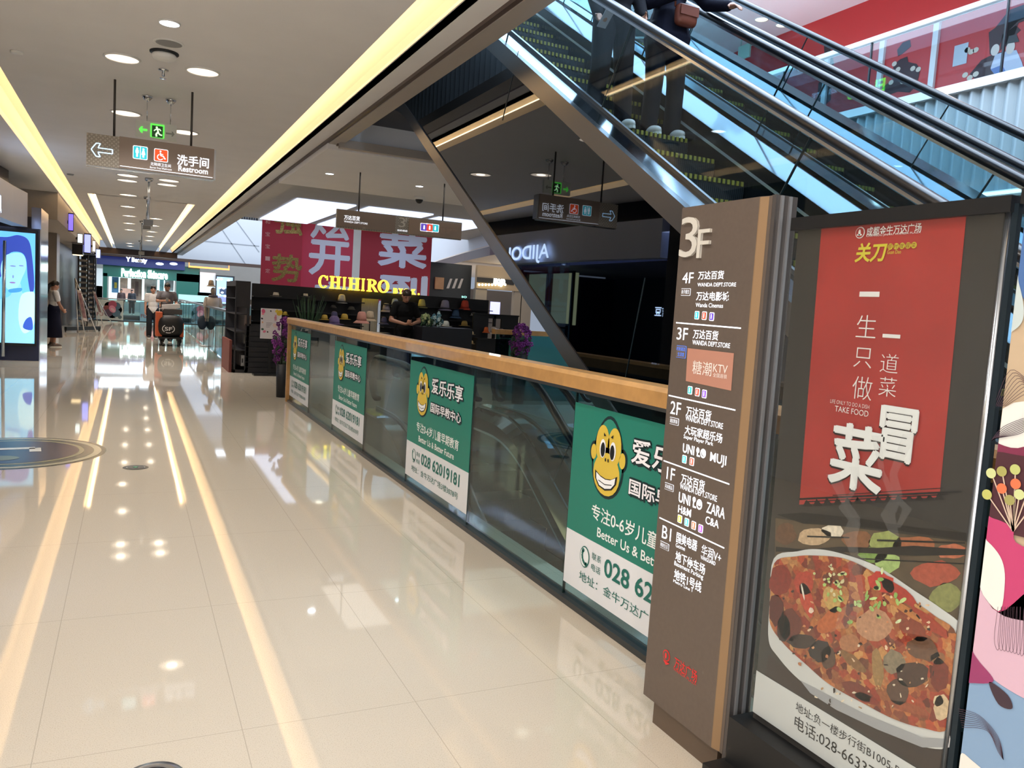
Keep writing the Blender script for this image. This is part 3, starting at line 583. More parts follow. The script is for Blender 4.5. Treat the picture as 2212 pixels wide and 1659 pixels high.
for s, l, r, t in (('一', (1858, 641), (1902, 634), (1858, 630)), ('生', (1850, 728), (1893, 725), (1852, 680)), ('只', (1845, 792), (1884, 790), (1848, 750)), ('做', (1841, 860), (1884, 858), (1844, 811)), ('一', (1908, 729), (1947, 725), (1908, 721)), ('道', (1902, 803), (1941, 800), (1904, 763)), ('菜', (1899, 854), (1937, 850), (1901, 813))): b.ftpx(fr, s, l, r, t, 3, -.012)
b.ftpx(fr, 'LIFE ONLY TO DO A DISH', (1795, 870), (1880, 878), (1796, 862), 3, -.01); b.ftpx(fr, 'TAKE FOOD', (1805, 888), (1878, 893), (1806, 876), 3)
b.build('slogan', None, ps)
def BR(s, l, r, t, k): b.brush(fr, s, l, r, t, k, 3)
b = MB(); b.use(flat('2a1c18', .4)); BR('冒', (1896, 989), (1975, 976), (1902, 880), 2); BR('菜', (1790, 1044), (1904, 1036), (1800, 914), 2)
b.use(flat('f0ece6', .35)); BR('冒', (1899, 985), (1978, 972), (1905, 876), 5); BR('菜', (1793, 1040), (1907, 1032), (1803, 910), 5); b.build('dish_name', None, ps, 'two large white brush characters')
b = MB(); b.use(flat('d8c63c', .35)); b.ftpx(fr, '关刀', (1847, 568), (1916, 560), (1850, 526), 3, .03, shear=.15)
for i in range(5): b.fell(fr, *fr.px(1925 + i * 12.8, 533 - i * .8), .0085, .0085, 3, seg=14)
b.ftpx(fr, 'Guan Dao', (1918, 549), (1948, 547), (1918, 541), 3); b.use(flat('8a2620', .4))
for i, ch in enumerate('即时提冒菜'): u, v = fr.px(1925 + i * 12.8, 533 - i * .8); b.ftext(fr, ch, u - .006, v - .006, .012, .012, 4)
b.build('brand_mark', None, ps, 'yellow brush brand mark')
b = MB(); b.box(XF - .0165, XF - .0135, YF - WU - .005, YF + .004, .26, 1.8); b.build('clear_cover', glass('acrylic_cover', 'f6f8f8', .9), ps, 'clear glossy cover')

# ================================================================ MURAL STAND AT THE RIGHT EDGE
XM, YM = 1.83, 1.165
ms = thing('mural_board', 'painted flower mural board cut off by the right edge of the photo', 'mural', (1.86, .85, 0))
fr = FX(XM, YM)
b = MB(); b.box(XM + .001, XM + .025, YM - .7, YM, .1, 1.83); b.build('board', flat('b9a285', .4), ms)
b = MB(); b.box(XM - .02, XM + .035, YM - .7, YM + .002, 1.815, 1.85); b.build('top_bar', M['black'], ms, 'black top bar')
b = MB(); b.box(XM - .12, XM + .16, YM - .72, YM - .02, 0, .1); b.build('base', mat('matt_black_base', '0f0f10', .5), ms)
b = MB()
def mp(col, pts, k): b.use(flat(col, .4)); b.fpoly(fr, [(max(.002, u), v) for u, v in spline([fr.px(*p) for p in pts])], k)
def ml(pts, w, k): b.fline(fr, spline([fr.px(*p) for p in pts], False), w, k)
mp('d3a399', [(2190, 440), (2480, 400), (2480, 620), (2190, 560)], 1); mp('4a6a9c', [(2193, 480), (2240, 450), (2420, 460), (2450, 640), (2300, 700), (2215, 650), (2196, 560)], 2); mp('b8c2bf', [(2189, 570), (2210, 640), (2212, 690), (2190, 715), (2166, 720), (2168, 640), (2176, 560)], 3)
mp('d9d7cf', [(2146, 880), (2480, 860), (2480, 1000), (2140, 965)], 1); mp('7a3048', [(2142, 955), (2200, 968), (2300, 940), (2420, 990), (2420, 1040), (2300, 1010), (2140, 992)], 2); mp('4a2a30', [(2138, 990), (2212, 985), (2440, 1030), (2440, 1180), (2120, 1130)], 3)
mp('b8406a', [(2121, 1122), (2150, 1120), (2190, 1140), (2212, 1180), (2420, 1230), (2420, 1420), (2250, 1350), (2158, 1322), (2110, 1240)], 4); mp('d9d9d0', [(2117, 1164), (2140, 1172), (2168, 1210), (2174, 1260), (2160, 1320), (2110, 1250)], 5)
mp('c9a6b4', [(2111, 1258), (2160, 1322), (2260, 1260), (2440, 1300), (2440, 1560), (2300, 1540), (2200, 1500), (2120, 1440), (2097, 1370)], 4); mp('8f3a62', [(2093, 1400), (2120, 1430), (2150, 1470), (2110, 1475), (2089, 1465)], 5); mp('403038', [(2140, 1472), (2180, 1500), (2190, 1530), (2160, 1520)], 5)
mp('7d98b4', [(2088, 1466), (2200, 1490), (2480, 1600), (2480, 1900), (2060, 1800)], 3); mp('d9d6cc', [(2071, 1640), (2100, 1640), (2140, 1700), (2060, 1800)], 4)
for px, py, c in ((2145, 1022, 'c3c88c'), (2168, 1018, 'a09a58'), (2197, 1014, 'b4b870'), (2168, 1055, 'd9704a'), (2198, 1045, 'd9704a'), (2136, 1068, 'b4b464'), (2185, 1080, '9a9458'), (2206, 1068, 'c3c88c'), (2240, 1020, 'c3c88c'), (2250, 1070, 'd9704a')):
    b.use(flat('c9b09a', .4)); b.fline(fr, [fr.px(px, py), fr.px(2192, 1148)], .003, 5); b.use(flat(c, .4)); u, v = fr.px(px, py); b.fell(fr, u, v, .012, .012, 6)
b.use(flat('4a3440', .4))
for i in range(9):
    ml([(2150 + 3 * i, 878), (2185 + 5 * i, 800 + 6 * i), (2230, 830 + 5 * i)], .0011, 4); ml([(2074 + i, 1530 + 5 * i), (2120 + 2 * i, 1545 + 4 * i), (2160, 1590 + 4 * i), (2172, 1640)], .001, 6)
    ml([(2160 + i * 7, 1310), (2152 + i * 8, 1380 + 4 * i), (2162 + i * 8, 1400), (2168 + i * 8, 1310)], .0008, 6); ml([(2142 + i, 955 - i), (2170 + 4 * i, 922 + 2 * i), (2230, 898 + 3 * i)], .0012, 4)
b.build('mural_print', None, ms)
# ================================================================ ESCALATORS
SL = .6
def esc_path(c, ylo, yhi, zlo, zhi, n=8, r=1.0):
    """profile in (y, z): flat at zlo, slope z = SL*y + c, flat at zhi, rounded at both bends"""
    ya = (zlo - c) / SL; yb = (zhi - c) / SL; L = .55; out = [(ylo, zlo)]
    def bend(y, z, d0, d1):
        for i in range(n + 1):
            t = i / n; p0 = (y - d0[0] * L, z - d0[1] * L); p2 = (y + d1[0] * L, z + d1[1] * L)
            out.append(((1 - t) ** 2 * p0[0] + 2 * t * (1 - t) * y + t * t * p2[0], (1 - t) ** 2 * p0[1] + 2 * t * (1 - t) * z + t * t * p2[1]))
    k = math.hypot(1, SL); bend(ya, zlo, (1, 0), (1 / k, SL / k)); bend(yb, zhi, (1 / k, SL / k), (1, 0)); out.append((yhi, zhi)); return out
def strip(b, pathA, xa, pathB, xb):
    n = len(pathA); b.add([(xa, y, z) for y, z in pathA] + [(xb, y, z) for y, z in pathB], [(i, i + 1, n + i + 1, n + i) for i in range(n - 1)])
def slab(b, top, bot, x0, x1):
    n = len(top); ring = [(y, z) for y, z in top] + [(y, z) for y, z in reversed(bot)]; N = len(ring)
    b.add([(x0, y, z) for y, z in ring] + [(x1, y, z) for y, z in ring], [(i, (i + 1) % N, N + (i + 1) % N, N + i) for i in range(N)] + [(i, i + 1, N - 2 - i, N - 1 - i) for i in range(n - 1)] + [(N + i + 1, N + i, 2 * N - 1 - i, 2 * N - 2 - i) for i in range(n - 1)])
def comb_mat():
    m = bpy.data.materials.new('ribbed_dark_step'); m.use_nodes = True; nt = m.node_tree; b = nt.nodes['Principled BSDF']; tc = nt.nodes.new('ShaderNodeTexCoord'); sp = nt.nodes.new('ShaderNodeSeparateXYZ'); nt.links.new(tc.outputs['Object'], sp.inputs[0])
    p = nt.nodes.new('ShaderNodeMath'); p.operation = 'PINGPONG'; p.inputs[1].default_value = .009; nt.links.new(sp.outputs['X'], p.inputs[0]); r = nt.nodes.new('ShaderNodeMapRange'); r.inputs[2].default_value = .009; nt.links.new(p.outputs[0], r.inputs[0])
    c = nt.nodes.new('ShaderNodeValToRGB'); c.color_ramp.elements[0].color = (*lin('15171a'), 1); c.color_ramp.elements[1].color = (*lin('3c4246'), 1); nt.links.new(r.outputs[0], c.inputs[0]); nt.links.new(c.outputs[0], b.inputs['Base Color']); b.inputs['Roughness'].default_value = .45; b.inputs['Metallic'].default_value = .4; return m
M['step'] = comb_mat(); M['yellow'] = mat('yellow_step_line', '8f8630', .6)
M['deck'] = mat('stainless_deck', '757e88', .08, 1.0); M['clad'] = mat('satin_cladding', '7d7b7c', .3, .85)
M['mirror'] = mat('dark_mirror_panel', '555a61', .012, 1.0); M['skirt'] = mat('dark_skirt_panel', '2a2e33', .18, .6)
M['bright'] = mat('bright_edge_trim', 'eef2f5', .2, .6)
def escalator(name, label, xs0, xs1, gl, gr, cs, zlo, zhi, outer_l, outer_r, yellow=True, nk=None):
    """steps between xs0..xs1, glass planes gl/gr, nosing line z = SL*y + cs"""
    yl = (zlo - cs) / SL; yh = (zhi - cs) / SL
    t = thing(name, label, 'escalator', ((xs0 + xs1) / 2, (yl + yh) / 2, zlo))
    P = lambda dc, z0, z1: esc_path(cs + dc, yl - 1.0, yh + 1.2, z0, z1)
    # steps
    k0, k1 = nk or (1, int((zhi - .12) / .2112))
    for k in range(k0, k1 + 1):
        z = zlo + .2112 * (k - k0 + 1); y = (z - cs) / SL
        b = MB(); b.use(M['step']); b.prism([(xs0, y, z), (xs0, y + RUN, z), (xs0, y + RUN, z - .05), (xs0, y + .06, z - .05), (xs0, y + .035, z - .22), (xs0, y + .012, z - .215), (xs0, y + .0, z - .06)], (xs1 - xs0, 0, 0))
        b.use(M['yellow']); n = 24; w = (xs1 - xs0) / n
        for i in range(n if yellow else 0): b.box(xs0 + w * (i + .15), xs0 + w * (i + .65), y - .01, y + .03, z - .03, z + .003)
        b.build('step', None, t)
    b = MB(); b.box(xs0 - .02, xs1 + .02, yl - 1.2, yl - .05, zlo - .03, zlo + .012); b.box(xs0 - .02, xs1 + .02, yh + .3, yh + 1.5, zhi - .03, zhi + .012); b.build('landing_plate', M['steel'], t)
    # skirts, decks
    b = MB()
    for x, s in ((xs0 - .012, 1), (xs1 + .012, -1)): slab(b, P(.2, zlo + .25, zhi + .25), P(-.22, zlo - .22, zhi - .22), x - .006, x + .006)
    b.build('skirt_panel', M['skirt'], t)
    b = MB()
    for x in (xs0 - .03, xs1 + .005): slab(b, P(.1, zlo + .12, zhi + .12), P(.075, zlo + .095, zhi + .095), x, x + .025)
    b.build('skirt_brush', M['bright'], t, 'bright skirt strip')
    b = MB(); top = P(.3, zlo + .34, zhi + .34); lo = P(.2, zlo + .25, zhi + .25)
    strip(b, P(.25, zlo + .3, zhi + .3), gl, lo, xs0 - .01); strip(b, lo, xs1 + .01, top, gr)
    if outer_l is not None: o = P(.265, zlo + .31, zhi + .31); strip(b, o, outer_l, o, gl)
    if outer_r is not None: strip(b, P(.33, zlo + .37, zhi + .37), gr, P(.33, zlo + .37, zhi + .37), outer_r)
    b.build('deck_cover', M['deck'], t, 'stainless deck covers')
    # glass panes
    k = math.hypot(1, SL); n = max(3, int((yh - yl) / 1.3))
    for x in (gl, gr):
        lo = P(.25, zlo + .3, zhi + .3); hi = P(.93, zlo + .86, zhi + .86)
        b0 = MB(); slab(b0, P(.29, zlo + .34, zhi + .34), P(.25, zlo + .3, zhi + .3), x - .012, x + .012); b0.build('glass_channel', mat('grey_metal_channel', '6f7376', .3, .8), t)
        ys = [yl - .55 + (yh - yl + 1.3) * i / n for i in range(n + 1)]
        def zz(path, y):
            for (a, za), (c, zc) in zip(path, path[1:]):
                if a <= y <= c: return za + (zc - za) * (y - a) / (c - a + 1e-9)
            return path[0][1] if y < path[0][0] else path[-1][1]
        for i in range(n):
            q0, q1 = ys[i] + .003, ys[i + 1] - .003; L_ = [q0 + (q1 - q0) * j / 6 for j in range(7)]
            b = MB(); slab(b, [(y - .0 * 1, zz(hi, y)) for y in [v - (.2 if SL else 0) for v in L_]], [(y, zz(lo, y)) for y in [v + .12 for v in L_]], x - .005, x + .005); b.build('glass_pane', M['glass_esc'], t)
            b = MB(); y = ys[i]; b.bar((x, y - .2, zz(hi, y - .2)), (x, y + .12, zz(lo, y + .12)), .012, .006, up=(0, 1, 0)); b.build('pane_joint', mat('dark_glass_joint', '1c2a30', .3), t)
        # handrail with rounded newels
        h = P(.965, zlo + .9, zhi + .9); pts = []
        for i in range(9): a = math.radians(-90 - 180 * i / 8); pts.append((yl - 1.0 + .24 * math.cos(a), zlo + .66 + .24 * math.sin(a)))
        pts += h
        for i in range(9): a = math.radians(90 - 180 * i / 8); pts.append((yh + 1.2 + .24 * math.cos(a), zhi + .66 + .24 * math.sin(a)))
        b = MB(); vs = []; W = [(-.042, -.02), (-.044, .004), (-.034, .02), (0, .026), (.034, .02), (.044, .004), (.042, -.02)]
        m = len(W)
        for i, (y, z) in enumerate(pts):
            a = pts[max(i - 1, 0)]; c = pts[min(i + 1, len(pts) - 1)]; d = Vector((0, c[0] - a[0], c[1] - a[1])).normalized(); u = Vector((0, -d.z, d.y))
            vs += [Vector((x, y, z)) + Vector((1, 0, 0)) * p + u * q for p, q in W]
        b.smooth = True; b.add(vs, [(i * m + j, i * m + (j + 1) % m, (i + 1) * m + (j + 1) % m, (i + 1) * m + j) for i in range(len(pts) - 1) for j in range(m)] + [tuple(range(m - 1, -1, -1)), tuple((len(pts) - 1) * m + j for j in range(m))])
        b.build('handrail', M['rubber'], t, 'black rubber handrail')
        b = MB(); p2 = [(y, z - .03) for y, z in h]; slab(b, [(y, z + .012) for y, z in p2], [(y, z - .016) for y, z in p2], x - .02, x + .02); b.build('handrail_guide', M['steel'], t)
    return t
CS = -.23; RUN = .352
e1 = escalator('escalator', 'near escalator carrying two people in dark clothes', 2.98, 3.99, 2.84, 4.17, CS, 0, 5.0, 2.6, 4.365)
e2 = escalator('escalator', 'far escalator without riders, beside the ribbed white fascia', 4.72, 5.72, 4.56, 5.87, CS, 0, 5.0, 4.365, 6.2)
def truss_side(e, x, cladd=True):
    P = lambda c, lo, hi: esc_path(c, -1.0, 10.15, lo, hi)
    b = MB(); slab(b, P(.035, .31, 5.31), P(-.115, .16, 5.16), x, x + .05); b.build('truss_cladding', M['clad'], e, 'satin brown truss edge')
    b = MB(); slab(b, P(-.115, .16, 5.16), P(-1.43, -.55, 3.85), x + .012, x + .03); b.build('mirror_panel', M['mirror'], e, 'dark mirrored side panel')
    b = MB(); slab(b, P(-1.43, -.55, 3.85), P(-1.56, -.68, 3.72), x, x + .05); b.build('truss_cladding', M['clad'], e)
truss_side(e1, 2.6)
# mirror panel joints
b = MB()
for px in ((1393, 600, 1350, 820), (1120, 110, 1085, 260)):
    p0 = at(px[0], px[1], X=2.61); p1 = at(px[2], px[3], X=2.61); b.bar(p0, p1, .004, .004, up=(1, 0, 0))
b.build('panel_joint', mat('dark_glass_joint', '1c2a30', .3), e1)
b = MB(); P = lambda c, lo, hi: esc_path(c, -1.0, 10.15, lo, hi); slab(b, P(-1.3, -.5, 3.9), P(-1.54, -.66, 3.74), 2.65, 4.36); b.build('soffit_panel', M['darkwall'], e1)
b = MB(); slab(b, P(-1.3, -.5, 3.9), P(-1.54, -.66, 3.74), 4.37, 6.2); slab(b, P(.09, .4, 5.4), P(-1.5, -.6, 3.8), 6.18, 6.22); b.build('soffit_panel', M['darkwall'], e2)
CL = -4.545
l1 = escalator('escalator', 'lower escalator whose newel shows through the railing glass beside the tallest stickers', 2.69, 3.67, 2.55, 3.81, CL, -5, 0.0, 2.35, 3.95, nk=(0, 22), yellow=False)
l2 = escalator('escalator', 'lower escalator farther from the railing, behind the first one going down', 4.24, 5.2, 4.1, 5.36, CL, -5, 0.0, 3.95, 5.55, nk=(0, 22), yellow=False)
b = MB(); Pl = lambda c, lo, hi: esc_path(c, (-5 - CL) / SL - 1.2, (0 - CL) / SL + 1.2, lo, hi)
slab(b, Pl(CL + .26, -4.7, .3), Pl(CL - .9, -5.7, -.6), 2.33, 2.36); b.build('truss_cladding', mat('black_truss_side', '1d1e21', .35), l1)
# ================================================================ CEILING FITTINGS AND HANGING SIGNS
ZC = 3.5
WH = mat('white_enamel', 'f0efec', .4); LAMPW = glow('warm_lamp', 'fff0d8', 9); LAMPC = glow('cool_lamp', 'e8f2ff', 14); REFL = glow('lit_reflector', 'ffe9cf', 1.6)
def downlight(px, py, r, label, power=0, lampm=LAMPW, refl=REFL, z=ZC, group='corridor downlights', lamp_r=.45):
    p = at(px, py, Z=z - .012); t = thing('downlight', label, 'ceiling light', (p.x, p.y, z), group)
    b = MB(); b.lathe([(r, 0), (r * 1.12, 0), (r * 1.12, -.01), (r, -.012)], (p.x, p.y, z), 24, caps=False); b.build('rim', WH, t)
    b = MB(); b.lathe([(r, -.004), (r, -.006)], (p.x, p.y, z), 24); b.build('reflector', refl, t)
    b = MB(); b.lathe([(r * lamp_r, -.006), (r * lamp_r, -.009)], (p.x, p.y, z), 16); b.build('lamp', lampm, t)
    if power: spot('downlight_lamp', (p.x, p.y, z - .03), power, size=110)
downlight(366, 52, .07, 'small blinding white downlight nearest the camera in the corridor ceiling', 45, LAMPC, LAMPC)
downlight(264, 128, .135, 'large shaded downlight left of the round ceiling speaker', 70)
downlight(438, 157, .135, 'large shaded downlight right of the ceiling speaker with a glowing bulb', 70)
downlight(272, 246, .15, 'large downlight just left of the exit sign wires', 70)
downlight(400, 287, .15, 'large downlight just right of the exit sign', 70)
L_ = [(276, 380), (275, 391), (277, 422), (276, 447), (279, 467), (279, 483), (280, 497), (280, 526), (281, 532)]
R_ = [(365, 391), (361, 400), (337, 473), (332, 488), (328, 501), (324, 511), (322, 520)]
for side, lst in (('left', L_), ('right', R_)):
    for i, (px, py) in enumerate(lst): downlight(px, py, .17, '%s downlight beyond the restroom sign in the %s row of the corridor ceiling' % (ORD[i], side), 110)
for i, y in enumerate((-4, -1.8, .4, 2.6, 4.8)):                # rest of the rows, out of the picture
    for x in (-.5, .6): spot('downlight_lamp', (x, y, 3.45), 52, size=140)
for px, py, t in ((712, 376, 'small bright downlight in the ceiling left of the hanging 3F sign'), (906, 403, 'small bright downlight in the ceiling above the icons of the hanging 3F sign')):
    downlight(px, py, .06, t, 0, LAMPC, LAMPC, 3.4, 'downlights before the second void')
for i, (px, py) in enumerate(((1000, 585), (1040, 588), (1062, 578))): downlight(px, py, .2, '%s slim downlight in the ceiling of the far right shops' % ORD[i], 60, z=3.4, group='far right downlights')
for i, (px, py) in enumerate(((1645, 43), (1690, 55), (1655, 105))): downlight(px, py, .14, '%s downlight in the pink ceiling beside the red shopfront' % ORD[i], 0, z=8.5, group='upper floor downlights')
for y, e in ((8.5, 260), (11.5, 320), (14.5, 180)): spot('shopfront_spot', (12.9, y, 8.4), e, (1, .9, .85), 80, rot=(0, math.radians(28), 0))
area('left_shopfront_glow', (-2.9, 12, 2.9), 1.2, 8, 60, (.55, .65, 1.0))
area('far_right_shop_glow', (13.5, 30, 3.3), 4, 14, 160, (1, .9, .78))
area('far_shop_glow', (2, 51, 3.2), 8, 4, 260, (.75, .92, 1.0))
area('far_corridor_glow', (.2, 43, 3.1), 3, 4, 120, (.78, .9, 1.0))
area('bridge_light', (6, 12.3, 3.35), 6, 2, 25, (1, .92, .84))

def small(name, label, cat, fn, px, py, z=ZC, m=None, grp=None):
    p = at(px, py, Z=z); b = MB(); fn(b, p); o = b.build(name, m or M['chrome']); tag(o, label, cat, grp); return o
spr = lambda b, p: (b.lathe([(.045, 0), (.045, -.01), (.012, -.014), (.012, -.06), (.006, -.062), (.006, -.075), (.03, -.078), (.03, -.083)], (p.x, p.y, ZC), 12))
small('sprinkler', 'chrome sprinkler head before the exit sign wires', 'sprinkler', spr, 353, 150)
p = at(365, 93, Z=ZC); t = thing('ceiling_speaker', 'round grey ceiling speaker grille near the brightest downlight', 'speaker', (p.x, p.y, ZC)); b = MB(); b.lathe([(.1, 0), (.1, -.006), (.085, -.008)], (p.x, p.y, ZC), 24); b.build('grille', mat('grey_mesh', '8f8f8f', .8), t); b = MB(); b.lathe([(.118, 0), (.118, -.005), (.1, -.007), (.1, 0)], (p.x, p.y, ZC), 24, caps=False); b.build('rim', WH, t)
p = at(355, 113, Z=ZC); t = thing('smoke_detector', 'white domed smoke detector with a dark ring', 'smoke detector', (p.x, p.y, ZC)); b = MB(); b.lathe([(.115, 0), (.115, -.012), (.09, -.014)], (p.x, p.y, ZC), 24); b.build('dark_ring', M['dark'], t); b = MB(); b.lathe([(.085, -.012), (.1, -.03), (.085, -.06), (.03, -.07)], (p.x, p.y, ZC), 24); b.build('dome', WH, t)
small('ceiling_sensor', 'pale sensor cap high on the left ceiling', 'sensor', lambda b, p: b.lathe([(.05, 0), (.05, -.015), (.035, -.02)], (p.x, p.y, ZC), 14), 36, 111, m=WH)
small('ceiling_sensor', 'small grey sensor between the warm strip and the restroom sign', 'sensor', lambda b, p: b.lathe([(.06, 0), (.05, -.02)], (p.x, p.y, ZC), 14), 152, 376, m=mat('grey_mesh', '8f8f8f', .8))
p = at(906, 425, Z=3.4); t = thing('security_camera', 'dome security camera above the hanging 3F sign', 'security camera', (p.x, p.y, 3.4)); b = MB(); b.lathe([(.09, 0), (.085, -.05)], (p.x, p.y, 3.4), 18); b.build('housing', WH, t); b = MB(); b.ell((p.x, p.y, 3.36), (.07, .07, .08)); b.build('dome', M['black'], t)
# corridor camera poles further along
for i, (px, py, h) in enumerate(((322, 385, .75), (318, 425, .6), (307, 477, .9), (303, 520, .8))):
    p = at(px, py, Z=ZC); t = thing('hanging_projector', '%s small fitting on a thin pole in the middle of the far corridor ceiling' % ORD[i], 'ceiling fitting', (p.x, p.y, ZC), 'fittings on ceiling poles')
    b = MB(); b.tube([(p.x, p.y, ZC), (p.x, p.y, ZC - h)], .018, 8); b.lathe([(.07, 0), (.07, -.04), (.02, -.07)], (p.x, p.y, ZC), 12); b.build('pole', M['steel'], t); b = MB(); b.box(p.x - .08, p.x + .08, p.y - .1, p.y + .12, ZC - h - .1, ZC - h); b.build('body', mat('grey_mesh', '8f8f8f', .8), t)

# ---------------------------------------------------------------- restroom sign
SB = mat('sign_brown', '8f7f74', .4); WL = glow('lit_white_letter', 'f2f6ff', 1.0); CYAN = glow('lit_cyan', '35b4c0', .9); OR = glow('lit_orange_red', 'e2512c', .9)
def pict_people(b, fr, u, v, w, m, k):
    b.use(m)
    for s in (-1, 1):
        x = u + s * w * .48; b.fell(fr, x, v + w * .62, w * .17, w * .17, k, seg=10)
        if s < 0: b.fpoly(fr, [(x - w * .24, v + w * .42), (x - w * .24, v - w * .1), (x - w * .14, v - w * .1), (x - w * .14, v - w * .75), (x + w * .14, v - w * .75), (x + w * .14, v - w * .1), (x + w * .24, v - w * .1), (x + w * .24, v + w * .42)], k)
        else: b.fpoly(fr, [(x - w * .15, v + w * .42), (x - w * .32, v - w * .3), (x - w * .14, v - w * .3), (x - w * .14, v - w * .75), (x + w * .14, v - w * .75), (x + w * .14, v - w * .3), (x + w * .32, v - w * .3), (x + w * .15, v + w * .42)], k)
def pict_chair(b, fr, u, v, w, m, k):
    b.use(m); b.fell(fr, u - w * .1, v + w * .62, w * .14, w * .14, k, seg=10)
    b.fline(fr, [(u - w * .12, v + w * .42), (u - w * .05, v - w * .05), (u + w * .35, v - w * .08), (u + w * .52, v - w * .5), (u + w * .68, v - w * .42)], w * .17, k); b.fline(fr, [(u - w * .1, v + w * .2), (u + w * .3, v + w * .18)], w * .12, k)
    b.fline(fr, [(u - w * .12 + w * .42 * math.cos(a), v - w * .28 + w * .42 * math.sin(a)) for a in [math.radians(q) for q in range(110, 340, 20)]], w * .12, k)
def arrow(b, fr, u0, u1, v, h, m, k, out=False):
    b.use(m); d = 1 if u1 > u0 else -1; w = h * .16; hl = h * .62
    pts = [(u0, v - w), (u1 - d * hl * .75, v - w), (u1 - d * hl, v - h / 2), (u1 - d * hl * .55, v - h / 2), (u1, v), (u1 - d * hl * .55, v + h / 2), (u1 - d * hl, v + h / 2), (u1 - d * hl * .75, v + w), (u0, v + w)]
    if out: b.fline(fr, pts + [pts[0]], h * .075, k)
    else: b.fpoly(fr, pts if d > 0 else pts[::-1], k)
YS = 8.9; fr = FY(YS - .06)
rs = thing('restroom_sign', 'hanging restroom sign with arrow pointing left and lit toilet pictograms', 'sign', (.17, YS, 3.5))
(u0, _), (u1, _), (u2, _) = fr.px(187, 290), fr.px(258, 300), fr.px(463, 325)
def pat_mat():
    m = bpy.data.materials.new('interlaced_ring_plate'); m.use_nodes = True; nt = m.node_tree; bs = nt.nodes['Principled BSDF']; tc = nt.nodes.new('ShaderNodeTexCoord'); v = nt.nodes.new('ShaderNodeTexVoronoi'); v.feature = 'F1'; v.inputs['Randomness'].default_value = 0.0; v.inputs['Scale'].default_value = 26
    nt.links.new(tc.outputs['Object'], v.inputs['Vector']); p = nt.nodes.new('ShaderNodeMath'); p.operation = 'PINGPONG'; p.inputs[1].default_value = .22; nt.links.new(v.outputs['Distance'], p.inputs[0]); r = nt.nodes.new('ShaderNodeValToRGB'); r.color_ramp.elements[0].color = (*lin('857d73'), 1); r.color_ramp.elements[1].color = (*lin('bdb5a8'), 1); r.color_ramp.elements[1].position = .25
    nt.links.new(p.outputs[0], r.inputs[0]); nt.links.new(r.outputs[0], bs.inputs['Base Color']); bs.inputs['Roughness'].default_value = .4; return m
M['pat'] = pat_mat()
b = MB(); b.box(u0, u1 + .02, YS - .045, YS + .045, 2.655, 2.955); b.build('arrow_plate', M['pat'], rs, 'grey patterned plate'); b = MB(); b.box(u1, u2, YS - .058, YS + .06, 2.66, 2.96); b.build('body', SB, rs)
b = MB(); b.box(u2, u2 + .02, YS - .05, YS + .05, 2.66, 2.95); b.box(u0, u2, YS - .03, YS + .03, 2.645, 2.66); b.build('frame', M['steel'], rs)
for px in (246, 414): b = MB(); b.tube([(fr.px(px, 300)[0], YS, 2.95), (fr.px(px, 300)[0], YS, 3.5)], .011, 8); b.build('hanger_rod', mat('dark_rod', '4a4644', .4, .5), rs)
f2 = FY(YS - .045)
b = MB(); arrow(b, f2, f2.px(243, 326)[0], f2.px(197, 324)[0], f2.px(220, 325)[1], .125, glow('lit_arrow_outline', 'bfe4ff', 1.2), 2, True); b.build('arrow', None, rs, 'glowing outlined arrow')
b = MB(); u, v = fr.px(303, 330); b.use(WL); b.fround(fr, u - .066, v - .064, u + .066, v + .064, .012, 2); b.use(CYAN); b.fround(fr, u - .06, v - .058, u + .06, v + .058, .01, 3); b.use(WL); b.frect(fr, u - .003, v - .055, u + .003, v + .055, 4); pict_people(b, fr, u, v, .058, WL, 4)
u, v = fr.px(348, 336); b.use(WL); b.fround(fr, u - .064, v - .062, u + .064, v + .062, .012, 2); b.use(OR); b.fround(fr, u - .058, v - .056, u + .058, v + .056, .01, 3); pict_chair(b, fr, u, v, .062, WL, 4); b.build('pictogram', None, rs)
b = MB(); b.use(WL); b.ftpx(fr, '洗手间', (382, 356), (451, 361), (383, 333), 2, .015); b.ftpx(fr, 'Restroom', (385, 369), (449, 373), (386, 357), 2, .015); b.ftpx(fr, '无障碍卫生间', (325, 357), (369, 360), (326, 350), 2); b.ftpx(fr, 'Barrier Free Washroom', (324, 363), (371, 366), (324, 359), 2); b.fline(fr, [fr.px(259, 358), fr.px(459, 384)], .006, 2); b.build('lettering', None, rs)
# exit sign
YE = 9.4; fr = FY(YE - .02); es = thing('exit_sign', 'hanging green exit sign above the restroom sign', 'exit sign', (.21, YE, 3.5))
(ua, vb), (ub, vt) = fr.px(293, 294), fr.px(382, 274)
b = MB(); b.box(ua, ub, YE - .018, YE + .018, vb, vt + .015); b.build('plate', mat('satin_sign_plate', 'e6e8e0', .4), es)
GL = glow('lit_green', '57e04a', 1.1)
def exit_art(b, fr, u, v, s, left=True):
    b.use(GL); b.frect(fr, u - s, v - s * 1.05, u + s, v + s * 1.05, 2); b.use(mat('sign_green_dark', '2f6a3a', .4)); b.frect(fr, u - s * .8, v - s, u + s * .8, v + s * .8, 3); b.use(glow('lit_pale_green', 'c8f5c0', 1.0)); d = -1 if left else 1
    b.fell(fr, u + d * s * .1, v + s * .52, s * .17, s * .17, 4, seg=10); b.fline(fr, [(u, v + s * .35), (u - d * s * .12, v - s * .2), (u + d * s * .2, v - s * .5), (u + d * s * .1, v - s * .9)], s * .26, 4); b.fline(fr, [(u - d * s * .1, v - s * .2), (u - d * s * .35, v - s * .55), (u - d * s * .7, v - s * .6)], s * .22, 4); b.fline(fr, [(u - d * s * .5, v + s * .05), (u - d * s * .3, v + s * .32), (u + d * s * .2, v + s * .25), (u + d * s * .5, v - s * .05)], s * .17, 4)
